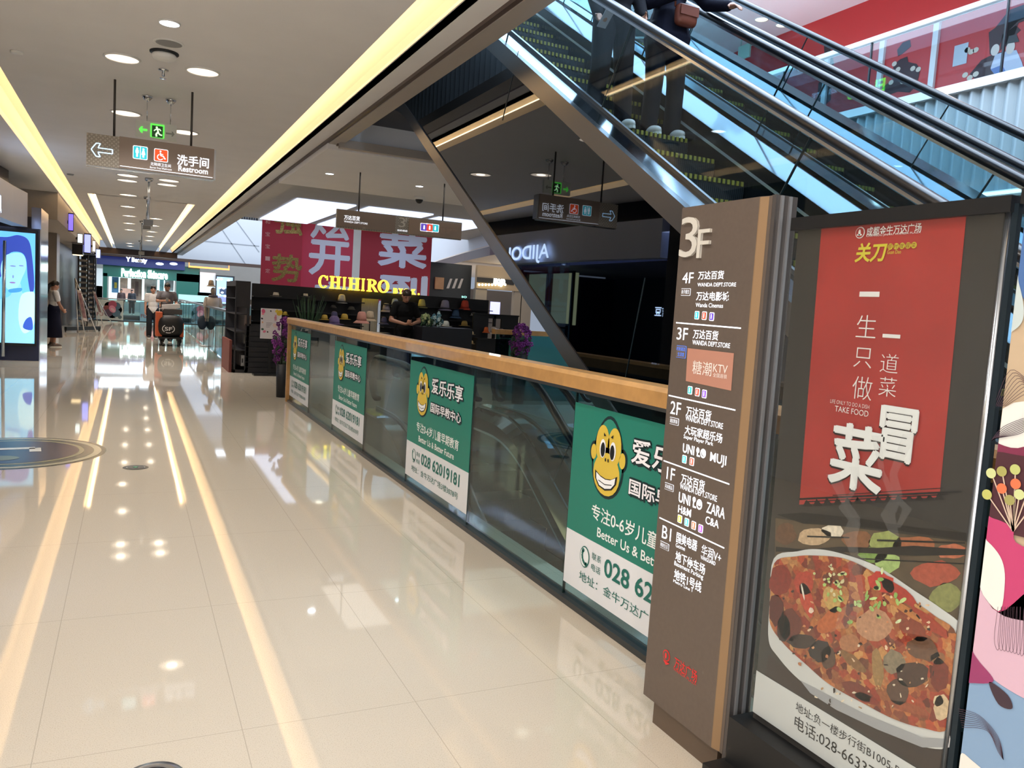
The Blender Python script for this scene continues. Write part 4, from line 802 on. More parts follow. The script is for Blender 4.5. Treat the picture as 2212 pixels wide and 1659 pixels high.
b = MB(); u, v = fr.px(340, 283); exit_art(b, fr, u, v, .066); arrow(b, fr, fr.px(318, 281)[0], fr.px(300, 279)[0], fr.px(309, 280)[1], .062, GL, 2); arrow(b, fr, fr.px(358, 288)[0], fr.px(377, 290)[0], fr.px(367, 289)[1], .05, mat('grey_sign_print', '9a9f98', .5), 2); b.build('pictogram', None, es)
for px in (317, 368): b = MB(); x = fr.px(px, 280)[0]; b.tube([(x, YE, vt), (x, YE, 3.5)], .005, 6); b.lathe([(.055, 0), (.05, -.015), (.03, -.04), (.012, -.05)], (x, YE, 3.5), 14); b.build('hanger', M['chrome'], es)
# hanging 3F directional sign over the escalator landing
Y3 = 11.8; fr = FY(Y3 - .05); d3 = thing('direction_sign', 'long brown hanging sign with a pale 3 in the middle before the red banners', 'sign', (3.7, Y3, 3.4))
def pb(px0, py0, px1, py1): return (*fr.px(px0, py0), *fr.px(px1, py1))
x0, zb = fr.px(729, 488); x1 = fr.px(855, 470)[0]; x2 = fr.px(884, 480)[0]; x3 = fr.px(998, 480)[0]; zt = fr.px(729, 452)[1]
b = MB(); b.box(x0, x1, Y3 - .048, Y3 + .05, zb, zt); b.build('left_panel', SB, d3); b = MB(); b.box(x2, x3, Y3 - .048, Y3 + .05, zb - .01, zt - .02); b.build('right_panel', mat('sign_tan', 'a08a78', .4), d3)
b = MB(); b.box(x0 - .01, x3 + .01, Y3 - .03, Y3 + .03, zb - .02, zt + .01); b.build('frame', M['pat'], d3)
b = MB(); b.use(WL); b.ftpx(fr, '万达百货', (743, 474), (777, 477), (743, 464), 2, .015); b.ftpx(fr, 'WANDA DEPT.STORE', (743, 480), (794, 484), (743, 476), 2); b.use(mat('pale_metal_letter', 'd8d2c6', .4, .2)); f3 = FY(Y3 - .032); b.ftpx(f3, '3', (861, 490), (875, 491), (861, 469), 2); b.ftpx(f3, 'F', (876, 480), (884, 481), (876, 470), 2); b.use(WL); b.ftpx(f3, '当前楼层', (858, 499), (880, 501), (858, 495), 2); b.use(flat('b59a86')); b.ftpx(fr, '糖潮', (951, 504), (972, 506), (951, 492), 2); b.ftpx(fr, 'KTV', (973, 499), (987, 500), (973, 494), 2); b.build('lettering', None, d3)
b = MB()
for px, py, c in ((916, 491, '5a4ab0'), (928, 492, 'd9482f'), (940, 493, '35b4c0')): u, v = fr.px(px, py); b.use(WL); b.fround(fr, u - .06, v - .06, u + .06, v + .06, .01, 2); b.use(glow('lit_' + c, c, .8)); b.fround(fr, u - .053, v - .053, u + .053, v + .053, .01, 3); b.use(WL); b.fell(fr, u, v + .02, .012, .012, 4, seg=8); b.frect(fr, u - .012, v - .03, u + .012, v + .01, 4)
b.build('pictogram', None, d3)
for px in (777, 960): b = MB(); x = fr.px(px, 450)[0]; b.tube([(x, Y3, zt - .03), (x, Y3, 3.42)], .012, 8); b.build('hanger_rod', mat('dark_rod', '4a4644', .4, .5), d3)

# ---------------------------------------------------------------- red hanging banners in the second void
def banner(name, label, Y, px0, px1, ptop, zb, m):
    fr = FY(Y - .012); x0 = fr.px(px0, ptop)[0]; x1 = fr.px(px1, ptop)[0]; zt = fr.px(px0, ptop)[1]
    t = thing(name, label, 'banner', ((x0 + x1) / 2, Y, zb), 'red banners hanging over the second void'); b = MB(); b.box(x0, x1, Y - .012, Y + .012, zb, zt); b.build('cloth', m, t); b = MB(); b.tube([(x0, Y, zt), (x1, Y, zt)], .025, 8)
    for x in (x0 + .15, x1 - .15): b.tube([(x, Y, zt), (x, Y, 9.0)], .006, 6)
    b.build('hanging_rod', M['steel'], t); return t, fr
YB = 30.0; RB1 = mat('banner_red', 'b0283a', .6); RB2 = mat('banner_pink_red', 'c83a52', .6); RB3 = mat('banner_deep_red', 'a02432', .6)
t, fr = banner('banner', 'dark red banner with gold relief characters left of the other banners', YB, 568, 656, 440, 1.5, RB1)
def gold(): return mat('mottled_gold', '9a8248', .35, .6, noise=.5, nscale=30)
b = MB(); b.use(gold()); b.brush(fr, '强', (592, 503), (652, 508), (592, 440), 2, 1.3); b.build('gold_character', None, t); b = MB(); b.use(gold()); b.brush(fr, '势', (587, 606), (650, 610), (588, 548), 2, 1.3); b.build('gold_character', None, t)
b = MB(); b.use(flat('d9a8a0'))
for i, ch in enumerate('和宝宝一定'): b.ftpx(fr, ch, (573, 483 + 26.5 * i), (583, 484 + 26.5 * i), (573, 474 + 26.5 * i), 2)
b.build('lettering', None, t)
t, fr = banner('banner', 'bright red banner with big white characters directly above the yellow shop name', YB + .1, 656, 767, 436, 1.5, RB2)
b = MB(); b.use(flat('dfe2ee')); b.brush(fr, '炫', (672, 512), (752, 518), (672, 438), 2, 2); b.brush(fr, '开', (668, 590), (752, 596), (668, 518), 2, 2.4); b.brush(fr, '启', (668, 668), (752, 672), (668, 606), 2, 2); b.build('lettering', None, t)
t, fr = banner('banner', 'deep red banner with rough white characters right of the other banners', YB, 783, 937, 450, 1.5, RB3)
b = MB(); b.use(flat('d3d8ea')); b.brush(fr, '菜', (817, 572), (919, 577), (817, 500), 2, 2.6); b.brush(fr, '到', (820, 660), (918, 664), (820, 592), 2, 3); b.build('lettering', None, t)

t = thing('shop_sign', 'green and white glowing upper shop sign, seen mirrored in the far balcony glass', 'sign', (1.0, 19, 8.3)); b = MB(); b.use(glow('upper_green', '58e83a', 9)); f6 = FXP(1.02, 16.95, 8.55); b.ftext(f6, 'EI mio', 0, 0, .36, 1.35, 30, bold=.02); b.build('green_name', None, t); b = MB(); b.use(glow('upper_white', 'd8e8ff', 7)); b.ftext(f6, '亚咪欧 冻酸奶', 1.5, .3, .2, 1.3, 30); b.build('white_name', None, t)
# ---------------------------------------------------------------- 4F balcony glass and red shopfront
r2 = thing('glass_railing', 'upper floor glass railing in front of the red shopfront', 'railing', (10.3, 7, 5))
b = MB(); b.box(10.25, 10.35, 1, 13.2, 6.0, 6.07); b.build('top_rail', M['white'], r2)
ys = [1, 3.0, 5.1, 7.1, 9.25, 11.1, 13.2]
for i in range(6):
    b = MB(); b.box(10.29, 10.305, ys[i] + .01, ys[i + 1] - .01, 4.98, 6.0); b.build('glass_pane', glass('clear_far_glass', 'e3f0f4', 1.0), r2); b = MB(); b.box(10.28, 10.31, ys[i + 1] - .012, ys[i + 1] + .012, 4.98, 6.0); b.build('pane_joint', mat('dark_glass_joint', '1c2a30', .3), r2)
fr = FX(13.895, 20); U = lambda x, y: fr.px(x, y)
b = MB(); b.use(M['offwhite'])
for px in (1907, 2020, 1790): u = U(px, 120)[0]; b.box(13.84, 13.9, 20 - u - .06, 20 - u + .06, 5, 7.6)
o = b.build('trim_11'); o['kind'] = 'structure'
t = thing('shop_sign', 'giant dark brush lettering and figures painted on the red shopfront', 'wall graphic', (13.88, 10, 5))
b = MB(); b.use(flat('3a2226', .5)); DKB = lambda pts: b.fpx(fr, pts, 2)
DKB([(2136, 70), (2150, 60), (2180, 22), (2212, 10), (2240, 12), (2236, 30), (2200, 45), (2170, 75), (2150, 118), (2138, 118)]); DKB([(2165, 75), (2195, 55), (2205, 65), (2180, 90), (2160, 110)]); DKB([(2095, 160), (2120, 130), (2150, 115), (2180, 110), (2190, 140), (2150, 165), (2110, 175)]); DKB([(2212, 20), (2180, 30), (2172, 100), (2182, 104), (2200, 50), (2225, 40)])
DKB([(1938, 108), (1950, 92), (1966, 86), (1968, 100), (1950, 116), (1940, 122)]); DKB([(1930, 140), (1945, 128), (1960, 122), (1962, 134), (1980, 138), (1988, 150), (1980, 185), (1965, 200), (1940, 198), (1920, 205), (1905, 190), (1930, 170)]); DKB([(1780, 100), (1792, 98), (1798, 118), (1802, 138), (1790, 150), (1782, 136)]); DKB([(1768, 180), (1785, 165), (1795, 180), (1795, 215), (1775, 235), (1765, 220)])
b.build('brush_lettering', None, t)
b = MB(); b.use(flat('cfc4b4', .5))
for x, y in ((2085, 162), (2095, 168), (2108, 160), (1932, 138), (1940, 150), (1972, 148), (1984, 150), (1925, 178), (1962, 172), (1950, 176), (2090, 108), (2098, 112), (2108, 108)): u, v = U(x, y); b.fell(fr, u, v, .06, .05, 3, seg=9)
b.build('flower_print', None, t)
b = MB(); b.use(flat('b9c2d6', .5)); b.fpx(fr, [(2140, 148), (2150, 118), (2170, 112), (2196, 108), (2208, 135), (2212, 150), (2180, 158), (2155, 160)], 4); b.use(flat('5a78b0', .5)); b.fpx(fr, [(2140, 150), (2165, 140), (2175, 158), (2150, 162)], 5); b.use(flat('d9cfc6', .5)); u, v = U(2183, 103); b.fell(fr, u, v, .08, .11, 5); u, v = U(2150, 108); b.fell(fr, u, v, .08, .1, 5); b.use(flat('33383a', .5)); b.fpx(fr, [(2175, 95), (2180, 78), (2196, 74), (2202, 90), (2192, 92)], 6); b.build('figure_print', None, t)
p = U(2075, 118); b = MB(); b.frect(fr, p[0] - .14, p[1] - .19, p[0] + .14, p[1] + .19, 3); o = b.build('paper_notice', flat('b9c4d0', .6)); tag(o, 'pale paper notice stuck on the red shopfront', 'notice')
p = at(1608, 112, X=13.0); b = MB(); b.box(12.98, 13.02, p.y - .2, p.y + .2, p.z - .16, p.z + .16); b.box(12.99, 13.01, p.y - .15, p.y - .13, p.z + .1, 8.5); b.box(12.99, 13.01, p.y + .13, p.y + .15, p.z + .1, 8.5); o = b.build('exit_sign', mat('pale_green_sign', 'a8c8b8', .4)); tag(o, 'small pale exit sign hanging before the red wall upstairs', 'exit sign')
# ================================================================ PEOPLE
SKIN = mat('skin', 'b98a74', .5, noise=.04, nscale=20)
DEF = dict(pelvis=(0, 0, .9), waist=(0, 0, 1.05), chest=(0, -.005, 1.23), neck=(0, -.005, 1.38), head=(0, .02, 1.515),
           shL=(-.175, 0, 1.335), shR=(.175, 0, 1.335), elL=(-.215, -.01, 1.07), elR=(.215, -.01, 1.07), wrL=(-.22, .04, .83), wrR=(.22, .04, .83),
           hiL=(-.09, 0, .88), hiR=(.09, 0, .88), knL=(-.1, .02, .47), knR=(.1, .02, .47), anL=(-.1, -.02, .085), anR=(.1, -.02, .085))
def bake(b, name, m, parent, vox, label=None, it=6):
    o = b.build(name, m); md = o.modifiers.new('r', 'REMESH'); md.mode = 'VOXEL'; md.voxel_size = vox; md.use_smooth_shade = True
    s = o.modifiers.new('s', 'SMOOTH'); s.factor = .5; s.iterations = it
    dg = bpy.context.evaluated_depsgraph_get(); me = bpy.data.meshes.new_from_object(o.evaluated_get(dg)); old = o.data; o.modifiers.clear(); o.data = me; bpy.data.meshes.remove(old)
    if not me.materials: me.materials.append(m)
    if parent: adopt(o, parent)
    if label: o['label'] = label
    return o
def human(label, loc, yaw, pose=None, top='111216', top_len='long', bottom='1a1c22', bottom_kind='trousers', hair='15110f', hair_kind='short', shoe='d8d4d0', vox=.012, scale=1.0, leg_r=.085, coat=False, hands=None, skin=SKIN, build_=1.0):
    pose = dict(pose or {}); pitch = pose.pop('_nod', 0)
    J = {k: Vector(v) for k, v in {**DEF, **pose}.items()}
    Rz = Matrix.Rotation(yaw, 4, 'Z'); T = Matrix.Translation(Vector(loc)) @ Rz @ Matrix.Scale(scale, 4)
    G = {k: T @ v for k, v in J.items()}; R3 = Rz.to_3x3(); s = scale
    t = thing('person', label, 'person', loc); X = R3 @ Vector((1, 0, 0)); Yf = R3 @ Vector((0, 1, 0))
    B = lambda bb, a, c, ra, rb: bb.cap(G[a], G[c], ra * s, rb * s)
    hd = (G['head'] - G['neck']).normalized()
    # tilt of the head
    Hr = R3 @ Matrix.Rotation(-pitch, 3, 'X'); H = G['head']
    hp = lambda x, y, z: H + Hr @ Vector((x, y, z)) * s
    def core(bb, inf=0.0, arms=True):
        bb.ell(G['chest'], Vector((.155 * build_ + inf, .1 * build_ + inf, .17 + inf)) * s, R3); bb.ell(G['waist'], Vector((.13 * build_ + inf, .092 * build_ + inf, .15 + inf)) * s, R3); bb.ell(G['pelvis'], Vector((.15 * build_ + inf, .105 * build_ + inf, .13 + inf)) * s, R3)
        bb.cap(G['shL'], G['shR'], (.055 + inf) * s, (.055 + inf) * s)
    b = MB(); core(b); b.cap(G['chest'], G['neck'], .07 * s, .052 * s); b.cap(G['neck'], hp(0, -.02, -.03), .05 * s, .052 * s)
    b.ell(H, Vector((.074, .092, .108)) * s, Hr); b.ell(hp(0, .02, -.06), Vector((.055, .066, .06)) * s, Hr); b.cap(hp(0, .09, .01), hp(0, .108, -.022), .011 * s, .015 * s); b.cap(hp(-.02, .083, -.058), hp(.02, .083, -.058), .011 * s, .011 * s)
    for q in (-1, 1): b.ell(hp(q * .076, -.005, -.005), Vector((.012, .022, .032)) * s, Hr)
    for q in 'LR':
        B(b, 'sh' + q, 'el' + q, .05, .04); B(b, 'el' + q, 'wr' + q, .04, .026); B(b, 'hi' + q, 'kn' + q, .082, .056); B(b, 'kn' + q, 'an' + q, .054, .036); b.ell(G['kn' + q] * .62 + G['an' + q] * .38 - Yf * .015 * s, Vector((.05, .055, .11)) * s, R3); b.cap(G['an' + q] - Yf * .01 * s, G['an' + q] + R3 @ Vector((0, .13, -.055)) * s, .04 * s, .028 * s)
        d = (G['wr' + q] - G['el' + q]).normalized(); h = (hands or {}).get(q, {}); nrm = R3 @ Vector(h.get('palm', (1 if q == 'L' else -1, 0, 0))); d = (R3 @ Vector(h['dir'])).normalized() if 'dir' in h else d
        nrm = (nrm - d * nrm.dot(d)).normalized(); sd = d.cross(nrm) * (1 if q == 'R' else -1); w = G['wr' + q]; cu = h.get('curl', .5); fr_ = max(.009, vox * .95)
        if sd.dot(Yf) < 0: sd = -sd
        b.cap(w, w + d * .035 * s, .025 * s, .03 * s); 
        for i, (o_, L) in enumerate(((.027, .072), (.009, .08), (-.01, .074), (-.027, .058))):
            a = w + (d * .085 + sd * o_) * s; b.cap(w + (d * .02 + sd * o_ * .7) * s, a, .014 * s, .012 * s); dd = (d * math.cos(cu) + nrm * math.sin(cu)); m1 = a + dd * L * .5 * s; de = (d * math.cos(cu * 2) + nrm * math.sin(cu * 2)); b.cap(a, m1, fr_ * s, fr_ * .95 * s, 8); b.cap(m1, m1 + de * L * .5 * s, fr_ * .95 * s, fr_ * .8 * s, 8)
        a = w + (d * .03 + sd * .03) * s; m1 = a + (d * .5 + sd * .7 + nrm * .3).normalized() * .04 * s; b.cap(a, m1, .013 * s, .011 * s, 8); b.cap(m1, m1 + (d * .8 + sd * .3 + nrm * .4).normalized() * .032 * s, .011 * s, .009 * s, 8)
    bake(b, 'body', skin, t, vox)
    # face
    b = MB(); b.use(mat('face_dark', '1a1412', .4))
    for q in (-1, 1): b.ell(hp(q * .03, .083, .012), Vector((.013, .006, .006)) * s, Hr, 8, 5); b.cap(hp(q * .018, .088, .034), hp(q * .046, .078, .036), .004 * s, .003 * s, 6)
    b.use(mat('lip', '8a5048', .5)); b.cap(hp(-.022, .089, -.056), hp(.022, .089, -.056), .006 * s, .006 * s, 6); b.build('face', None, t)
    # hair
    HM = mat('hair_' + hair, hair, .45); b = MB()
    b.ell(hp(0, -.016, .03), Vector((.083, .094, .1)) * s, Hr); b.ell(hp(0, .045, .085), Vector((.062, .045, .035)) * s, Hr)
    for i in range(14 if vox < .012 else 6): a = random.uniform(-1.2, 1.2); b.cap(hp(.06 * math.sin(a), .02, .11), hp(.075 * math.sin(a), .075 * math.cos(a) + .008, .062), .018 * s, .012 * s, 8)
    if hair_kind == 'tail': b.cap(hp(0, -.09, .03), hp(0, -.13, -.06), .04 * s, .045 * s); b.cap(hp(0, -.13, -.06), hp(0, -.11, -.24), .045 * s, .02 * s)
    if hair_kind == 'long': b.cap(hp(-.03, -.07, .0), hp(-.04, -.075, -.2), .06 * s, .05 * s); b.cap(hp(.03, -.07, .0), hp(.04, -.075, -.2), .06 * s, .05 * s)
    bake(b, 'hair', HM, t, max(.01, vox), it=2)
    # top garment
    TM = mat('cloth_' + top, top, .85, noise=.08, nscale=40, spec=.2); b = MB(); core(b, .016)
    if coat: b.cap(G['pelvis'] + Vector((0, 0, .05 * s)), G['pelvis'] - Vector((0, 0, coat * s)), .165 * s, .2 * s, 16)
    for q in 'LR':
        if top_len == 'long': B(b, 'sh' + q, 'el' + q, .068, .058); e = G['el' + q].lerp(G['wr' + q], .93); b.cap(G['el' + q], e, .058 * s, .046 * s)
        else: b.cap(G['sh' + q], G['sh' + q].lerp(G['el' + q], .62), .07 * s, .066 * s)
    b.cap(G['chest'], G['neck'] - hd * .035 * s, .09 * s, .062 * s); bake(b, 'shirt' if top_len != 'long' else 'jacket', TM, t, vox)
    # lower garment
    BM_ = mat('cloth_' + bottom, bottom, .85, noise=.06, nscale=40, spec=.2); b = MB()
    if bottom_kind == 'skirt': b.lathe([(.13, 1.05), (.165, .92), (.2, .6), (.235, .24), (.22, .235)], (0, 0, 0), 20, sx=1, sy=.85); b.v = [tuple(T @ Vector(v)) for v in b.v]; b.build('skirt', BM_, t)
    else:
        b.ell(G['pelvis'], Vector((.163 * build_, .118 * build_, .14)) * s, R3)
        for q in 'LR': B(b, 'hi' + q, 'kn' + q, .1, leg_r); B(b, 'kn' + q, 'an' + q, leg_r, leg_r * .92)
        bake(b, 'trousers', BM_, t, vox)
    SM = mat('shoe_' + shoe, shoe, .5)
    for q in 'LR':
        b = MB(); a = G['an' + q]; z0 = a.z - .085 * s
        b.ell(a + R3 @ Vector((0, .05, -.045)) * s, Vector((.047, .135, .05)) * s, R3); b.cap(a, a - Vector((0, 0, .04 * s)), .047 * s, .05 * s); b.v = [(x, y, max(z, z0)) for x, y, z in b.v]; o = b.build('shoe', SM, t)
        b = MB(); p = [R3 @ Vector((.05 * math.cos(k) * (1 if math.sin(k) < 0 else .95), .05 + .138 * math.sin(k), 0)) * s for k in [2 * math.pi * i / 14 for i in range(14)]]; b.prism([Vector((a.x, a.y, z0)) + q_ for q_ in p], (0, 0, .022 * s)); b.build('sole', mat('white_sole', 'e6e6e2', .5), o)
    return t, G, R3
PI = math.pi
# two riders on the near escalator (both face down the escalator, towards the camera)
zs = .2112 * 14; ysn = (zs - CS) / SL
A, GA, RA = human('person in a long dark coat and wide dark trousers holding the escalator handrail', (3.83, ysn + .17, zs), PI, dict(
    elL=(-.3, .12, 1.14), wrL=(-.33, .37, 1.06), elR=(.23, .03, 1.07), wrR=(.06, .24, 1.12), hiL=(-.1, 0, .88), hiR=(.1, 0, .88), knL=(-.11, .02, .47), knR=(.11, .02, .47), anL=(-.12, 0, .085), anR=(.12, 0, .085)), top='15182a', bottom='12141d', hair_kind='long', shoe='c9c4be', scale=.95, vox=.009, leg_r=.078, coat=.08,
    hands=dict(L=dict(palm=(0, 0, -1), dir=(-.1, 1, -.25), curl=.35), R=dict(palm=(-.7, .5, 0), dir=(-.5, .6, .25), curl=.9)))
b = MB(); w = GA['wrR'] + RA @ Vector((-.06, .06, .06)); b.lathe([(.028, -.07), (.036, .06), (.037, .065)], w, 16); c = b.build('drink_cup', mat('white_cup', 'e8e2da', .4)); tag(c, 'white drink cup held by the person in the long dark coat', 'cup')
hb = thing('handbag', 'brown leather handbag worn in front of the long dark coat', 'handbag', GA['pelvis'] + Vector((0, -.2, .0)))
b = MB(); c0 = GA['pelvis'] + Vector((.02, -.2, .06)); b.ell(c0, (.1, .045, .085), None, 20, 12); b.v = [(c0.x + math.copysign(abs((x - c0.x) / .1) ** .45 * .1, x - c0.x), y, c0.z + math.copysign(abs((z - c0.z) / .085) ** .5 * .085, z - c0.z)) for x, y, z in b.v]; b.build('body', mat('brown_leather', '7a4030', .4, noise=.06), hb)
b = MB(); b.box(c0.x - .085, c0.x + .085, c0.y - .052, c0.y - .04, c0.z - .01, c0.z + .06); b.build('flap', mat('brown_leather', '7a4030', .4), hb)
b = MB(); b.tube([c0 + Vector((-.09, .02, .06)), c0 + Vector((-.1, .04, .3)), GA['shL'] + Vector((-.0, -.06, .06)), GA['shL'] + Vector((0, .03, .075))], .008, 8); b.build('strap', mat('brown_leather', '7a4030', .4), hb)
Bp, GB, RB_ = human('person in a dark button jacket on the escalator holding a phone low', (3.33, ysn + .17, zs), PI, dict(
    elL=(-.215, 0, 1.08), wrL=(-.17, .16, .88), elR=(.22, -.02, 1.07), wrR=(.215, .1, .85), knR=(.12, .03, .47), anR=(.13, -.06, .085), anL=(-.12, .04, .085), knL=(-.11, .02, .47)), top='14151d', bottom='0f1017', hair_kind='short', shoe='d2cec8', scale=.95, vox=.009, leg_r=.08,
    hands=dict(L=dict(palm=(1, 0, 0), dir=(.2, .6, -.5), curl=.6), R=dict(palm=(-.3, 1, 0), dir=(0, .5, -.8), curl=.8)))
b = MB(); w = GB['wrR'] + RB_ @ Vector((-.01, .1, -.06)); b.obox(w, RB_ @ Vector((.036, 0, 0)), RB_ @ Vector((0, .06, .045)), RB_ @ Vector((0, .003, -.004))); o = b.build('phone', mat('pale_phone', 'c9c6d2', .2)); tag(o, 'pale phone in the hand of the person in the dark button jacket', 'phone')
b = MB()
for i in range(5): b.ell(GB['chest'] + RB_ @ Vector((0, .122 - .004 * abs(i - 2), .1 - .1 * i)), (.011, .005, .011), None, 10, 6)
b.build('jacket_button', mat('pale_button', 'c9c4b8', .3), Bp, 'pale jacket buttons')
# woman by the left shops
human('person with ponytail, white blouse and long dark skirt standing by the left shops', at(115, 749, Z=0), math.radians(-70), dict(elR=(.2, .06, 1.08), wrR=(.08, .2, .93), elL=(-.2, .06, 1.08), wrL=(-.06, .2, .93), _nod=.25), top='e6e6ea', top_len='short', bottom='14162a', bottom_kind='skirt', hair_kind='tail', shoe='6a5a52', scale=.95)
# courier
pc = at(345, 735, Z=0)
K, GK, RK = human('person in a grey polo pushing the delivery trolley while looking at a phone', (.95, 25.3, 0), PI, dict(elL=(-.24, .02, 1.1), wrL=(-.22, .24, 1.0), elR=(.25, .06, 1.12), wrR=(.06, .26, 1.14), _nod=.45), top='6f6c70', top_len='short', bottom='1b1c20', hair_kind='short', shoe='2a2a2c', scale=1.05, build_=1.2)
b = MB(); w = GK['wrR'] + RK @ Vector((-.05, .1, .03)); b.obox(w, (.035, 0, 0), (0, .04, .05), (0, .004, .003)); o = b.build('phone', M['black']); tag(o, 'black phone held by the person with the delivery trolley', 'phone')
human('person in a white shirt walking just behind the trolley pusher', (.62, 27.0, 0), PI, dict(knR=(.1, .1, .48)), top='d6d2d0', top_len='short', bottom='22252c', shoe='333333', scale=.98)
# hat stall keeper
H_, GH, RH = human('person in a black T-shirt looking down at both hands inside the hat kiosk', (5.07, 15.75, 0), PI, dict(elL=(-.27, .04, 1.06), wrL=(-.05, .26, 1.0), elR=(.27, .04, 1.06), wrR=(.06, .26, 1.0), head=(0, .05, 1.505), _nod=.55), top='0e0f11', top_len='short', bottom='17181c', hair_kind='short', hair='2a1c16', shoe='333333', vox=.01, scale=1.12, build_=1.1, hands=dict(L=dict(palm=(0, .2, 1), dir=(.7, .5, .2), curl=.7), R=dict(palm=(0, .2, 1), dir=(-.7, .5, .2), curl=.7)))
# heads of shoppers beyond the far glass railing
for px, lab, c in ((262, 'seated person with dark hair, leftmost beyond the far flower poster', '5a4a4a'), (285, 'person with dark hair beside another one beyond the far glass', '3c3f46'), (341, 'person partly hidden behind the trolley pusher beyond the far glass', '66605e')):
    p = at(px, 640, Y=51); human(lab, (p.x, 51, 0), PI, None, top=c, shoe='333333', scale=.86 if px != 341 else .9, vox=.02)
# ================================================================ HAT KIOSK
KB = mat('black_kiosk_board', '15151b', .5, noise=.05, nscale=6); KS = mat('dark_shelf', '1e1c20', .5)
YK = 17.8
ks = thing('hat_kiosk', 'black hat kiosk with glowing yellow name on its top edge', 'kiosk', (3.8, 17, 0))
pL = at(510, 606, Y=16.1); pM = at(950, 641, Y=YK); pR = at(1056, 650, Y=YK)
b = MB(); zl = pL.z; zr = at(950, 641, Y=YK).z
xw0 = at(545, 610, Y=YK).x; xg0 = at(779, 700, Y=YK).x; xg1 = at(822, 700, Y=YK).x; xw1 = pR.x
def ztop(x): return zl + (zr - zl) * (x - pL.x) / (pM.x - pL.x)
def wallpiece(x0, x1, z0, top0, top1, y0=YK, y1=YK + .06): b.prism([(x0, y0, z0), (x1, y0, z0), (x1, y0, top1), (x0, y0, top0)], (0, y1 - y0, 0))
wallpiece(xw0, xg0, 0, ztop(xw0), ztop(xg0)); wallpiece(xg0, xg1, ztop(xg0) - .16, ztop(xg0), ztop(xg1)); wallpiece(xg0, xg1, 0, .6, .6); wallpiece(xg1, xw1, 0, ztop(xg1), ztop(xw1)); b.build('back_wall', KB, ks)
b = MB(); x = pL.x
b.prism([(x, 16.1, zl - .1), (x, 16.1, zl), (x, YK, zl), (x, YK, zl - .1)], (.1, 0, 0)); b.prism([(x, 16.1, 0), (x, 16.1, .06), (x, YK, .06), (x, YK, 0)], (.25, 0, 0))
b.box(x + .22, x + .27, 16.1, YK, 0, zl); b.box(x, x + .27, 16.08, 16.12, zl - .5, zl); b.box(x, x + .03, 16.1, 16.14, 0, zl); b.box(x, x + .25, YK - .04, YK, 0, zl)
for z in (.42, .78, 1.12, 1.42): b.box(x + .01, x + .23, 16.12, YK, z, z + .02)
b.build('side_shelving', KS, ks)
b = MB(); xf1 = at(625, 808, Y=16.1).x
for i in range(9): b.box(x + .2, xf1, 16.1, 16.13, .02 + i * .1, .11 + i * .1)
b.box(x + .2, xf1 - .1, 16.14, 16.2, 0, .95); b.build('front_panel', KB, ks)
b = MB(); b.box(xf1 - .1, at(835, 700, Y=15.6).x, 15.3, 15.6, .88, .93); b.box(xf1, at(835, 700, Y=15.6).x - .1, 15.35, 15.55, 0, .88); xc0, xc1 = at(905, 715, Y=15.2).x, at(1012, 720, Y=15.2).x; b.box(xc0, xc1, 15.0, 15.5, 0, at(950, 707, Y=15.2).z); b.build('counter', mat('dark_counter', '232228', .35), ks)
b = MB()
for z in (.72, .98, 1.22, 1.5): b.box(xw0, xg0, YK - .28, YK, z - .02, z); b.box(xg1, xw1, YK - .28, YK, z - .02, z)
b.build('shelf', KS, ks)
xa = at(1022, 700, Y=16.5).x; xb = at(1119, 700, Y=16.5).x; zz = at(1060, 681, Y=16.5).z
b = MB(); xd0 = at(1055, 700, Y=16.5).x; xd1 = at(1066, 700, Y=16.5).x; xe0 = at(1071, 700, Y=16.5).x; xe1 = at(1083, 700, Y=16.5).x; zc = at(1060, 688, Y=16.5).z
b.box(xa, xd0, 16.5, 16.56, 0, zz); b.box(xe1, xb, 16.5, 16.56, .9, zz); b.box(xd1, xe0, 16.5, 16.56, .6, zz); b.box(xd0, xe1, 16.5, 16.56, zc, zz); b.box(xa, xb - .3, 16.2, 16.56, .84, .88); b.box(xa, xa + .8, 16.25, 16.5, 0, .84); b.box(xa, xb, 16.45, 16.6, zz, zz + .03); b.build('low_wall', KB, ks)
b = MB(); n = 14
for i in range(n): x0 = xg0 + .02 + (xg1 - xg0 - .04) * i / n; b.tube([(x0 + .02, YK + .25, 0), (x0 + .02, YK + .25, 1.62)], .025, 8)
t = b.build('curtain', mat('pale_pleated_curtain', 'c9c6bc', .7)); tag(t, 'pale pleated curtain seen through the gap in the kiosk wall', 'curtain')
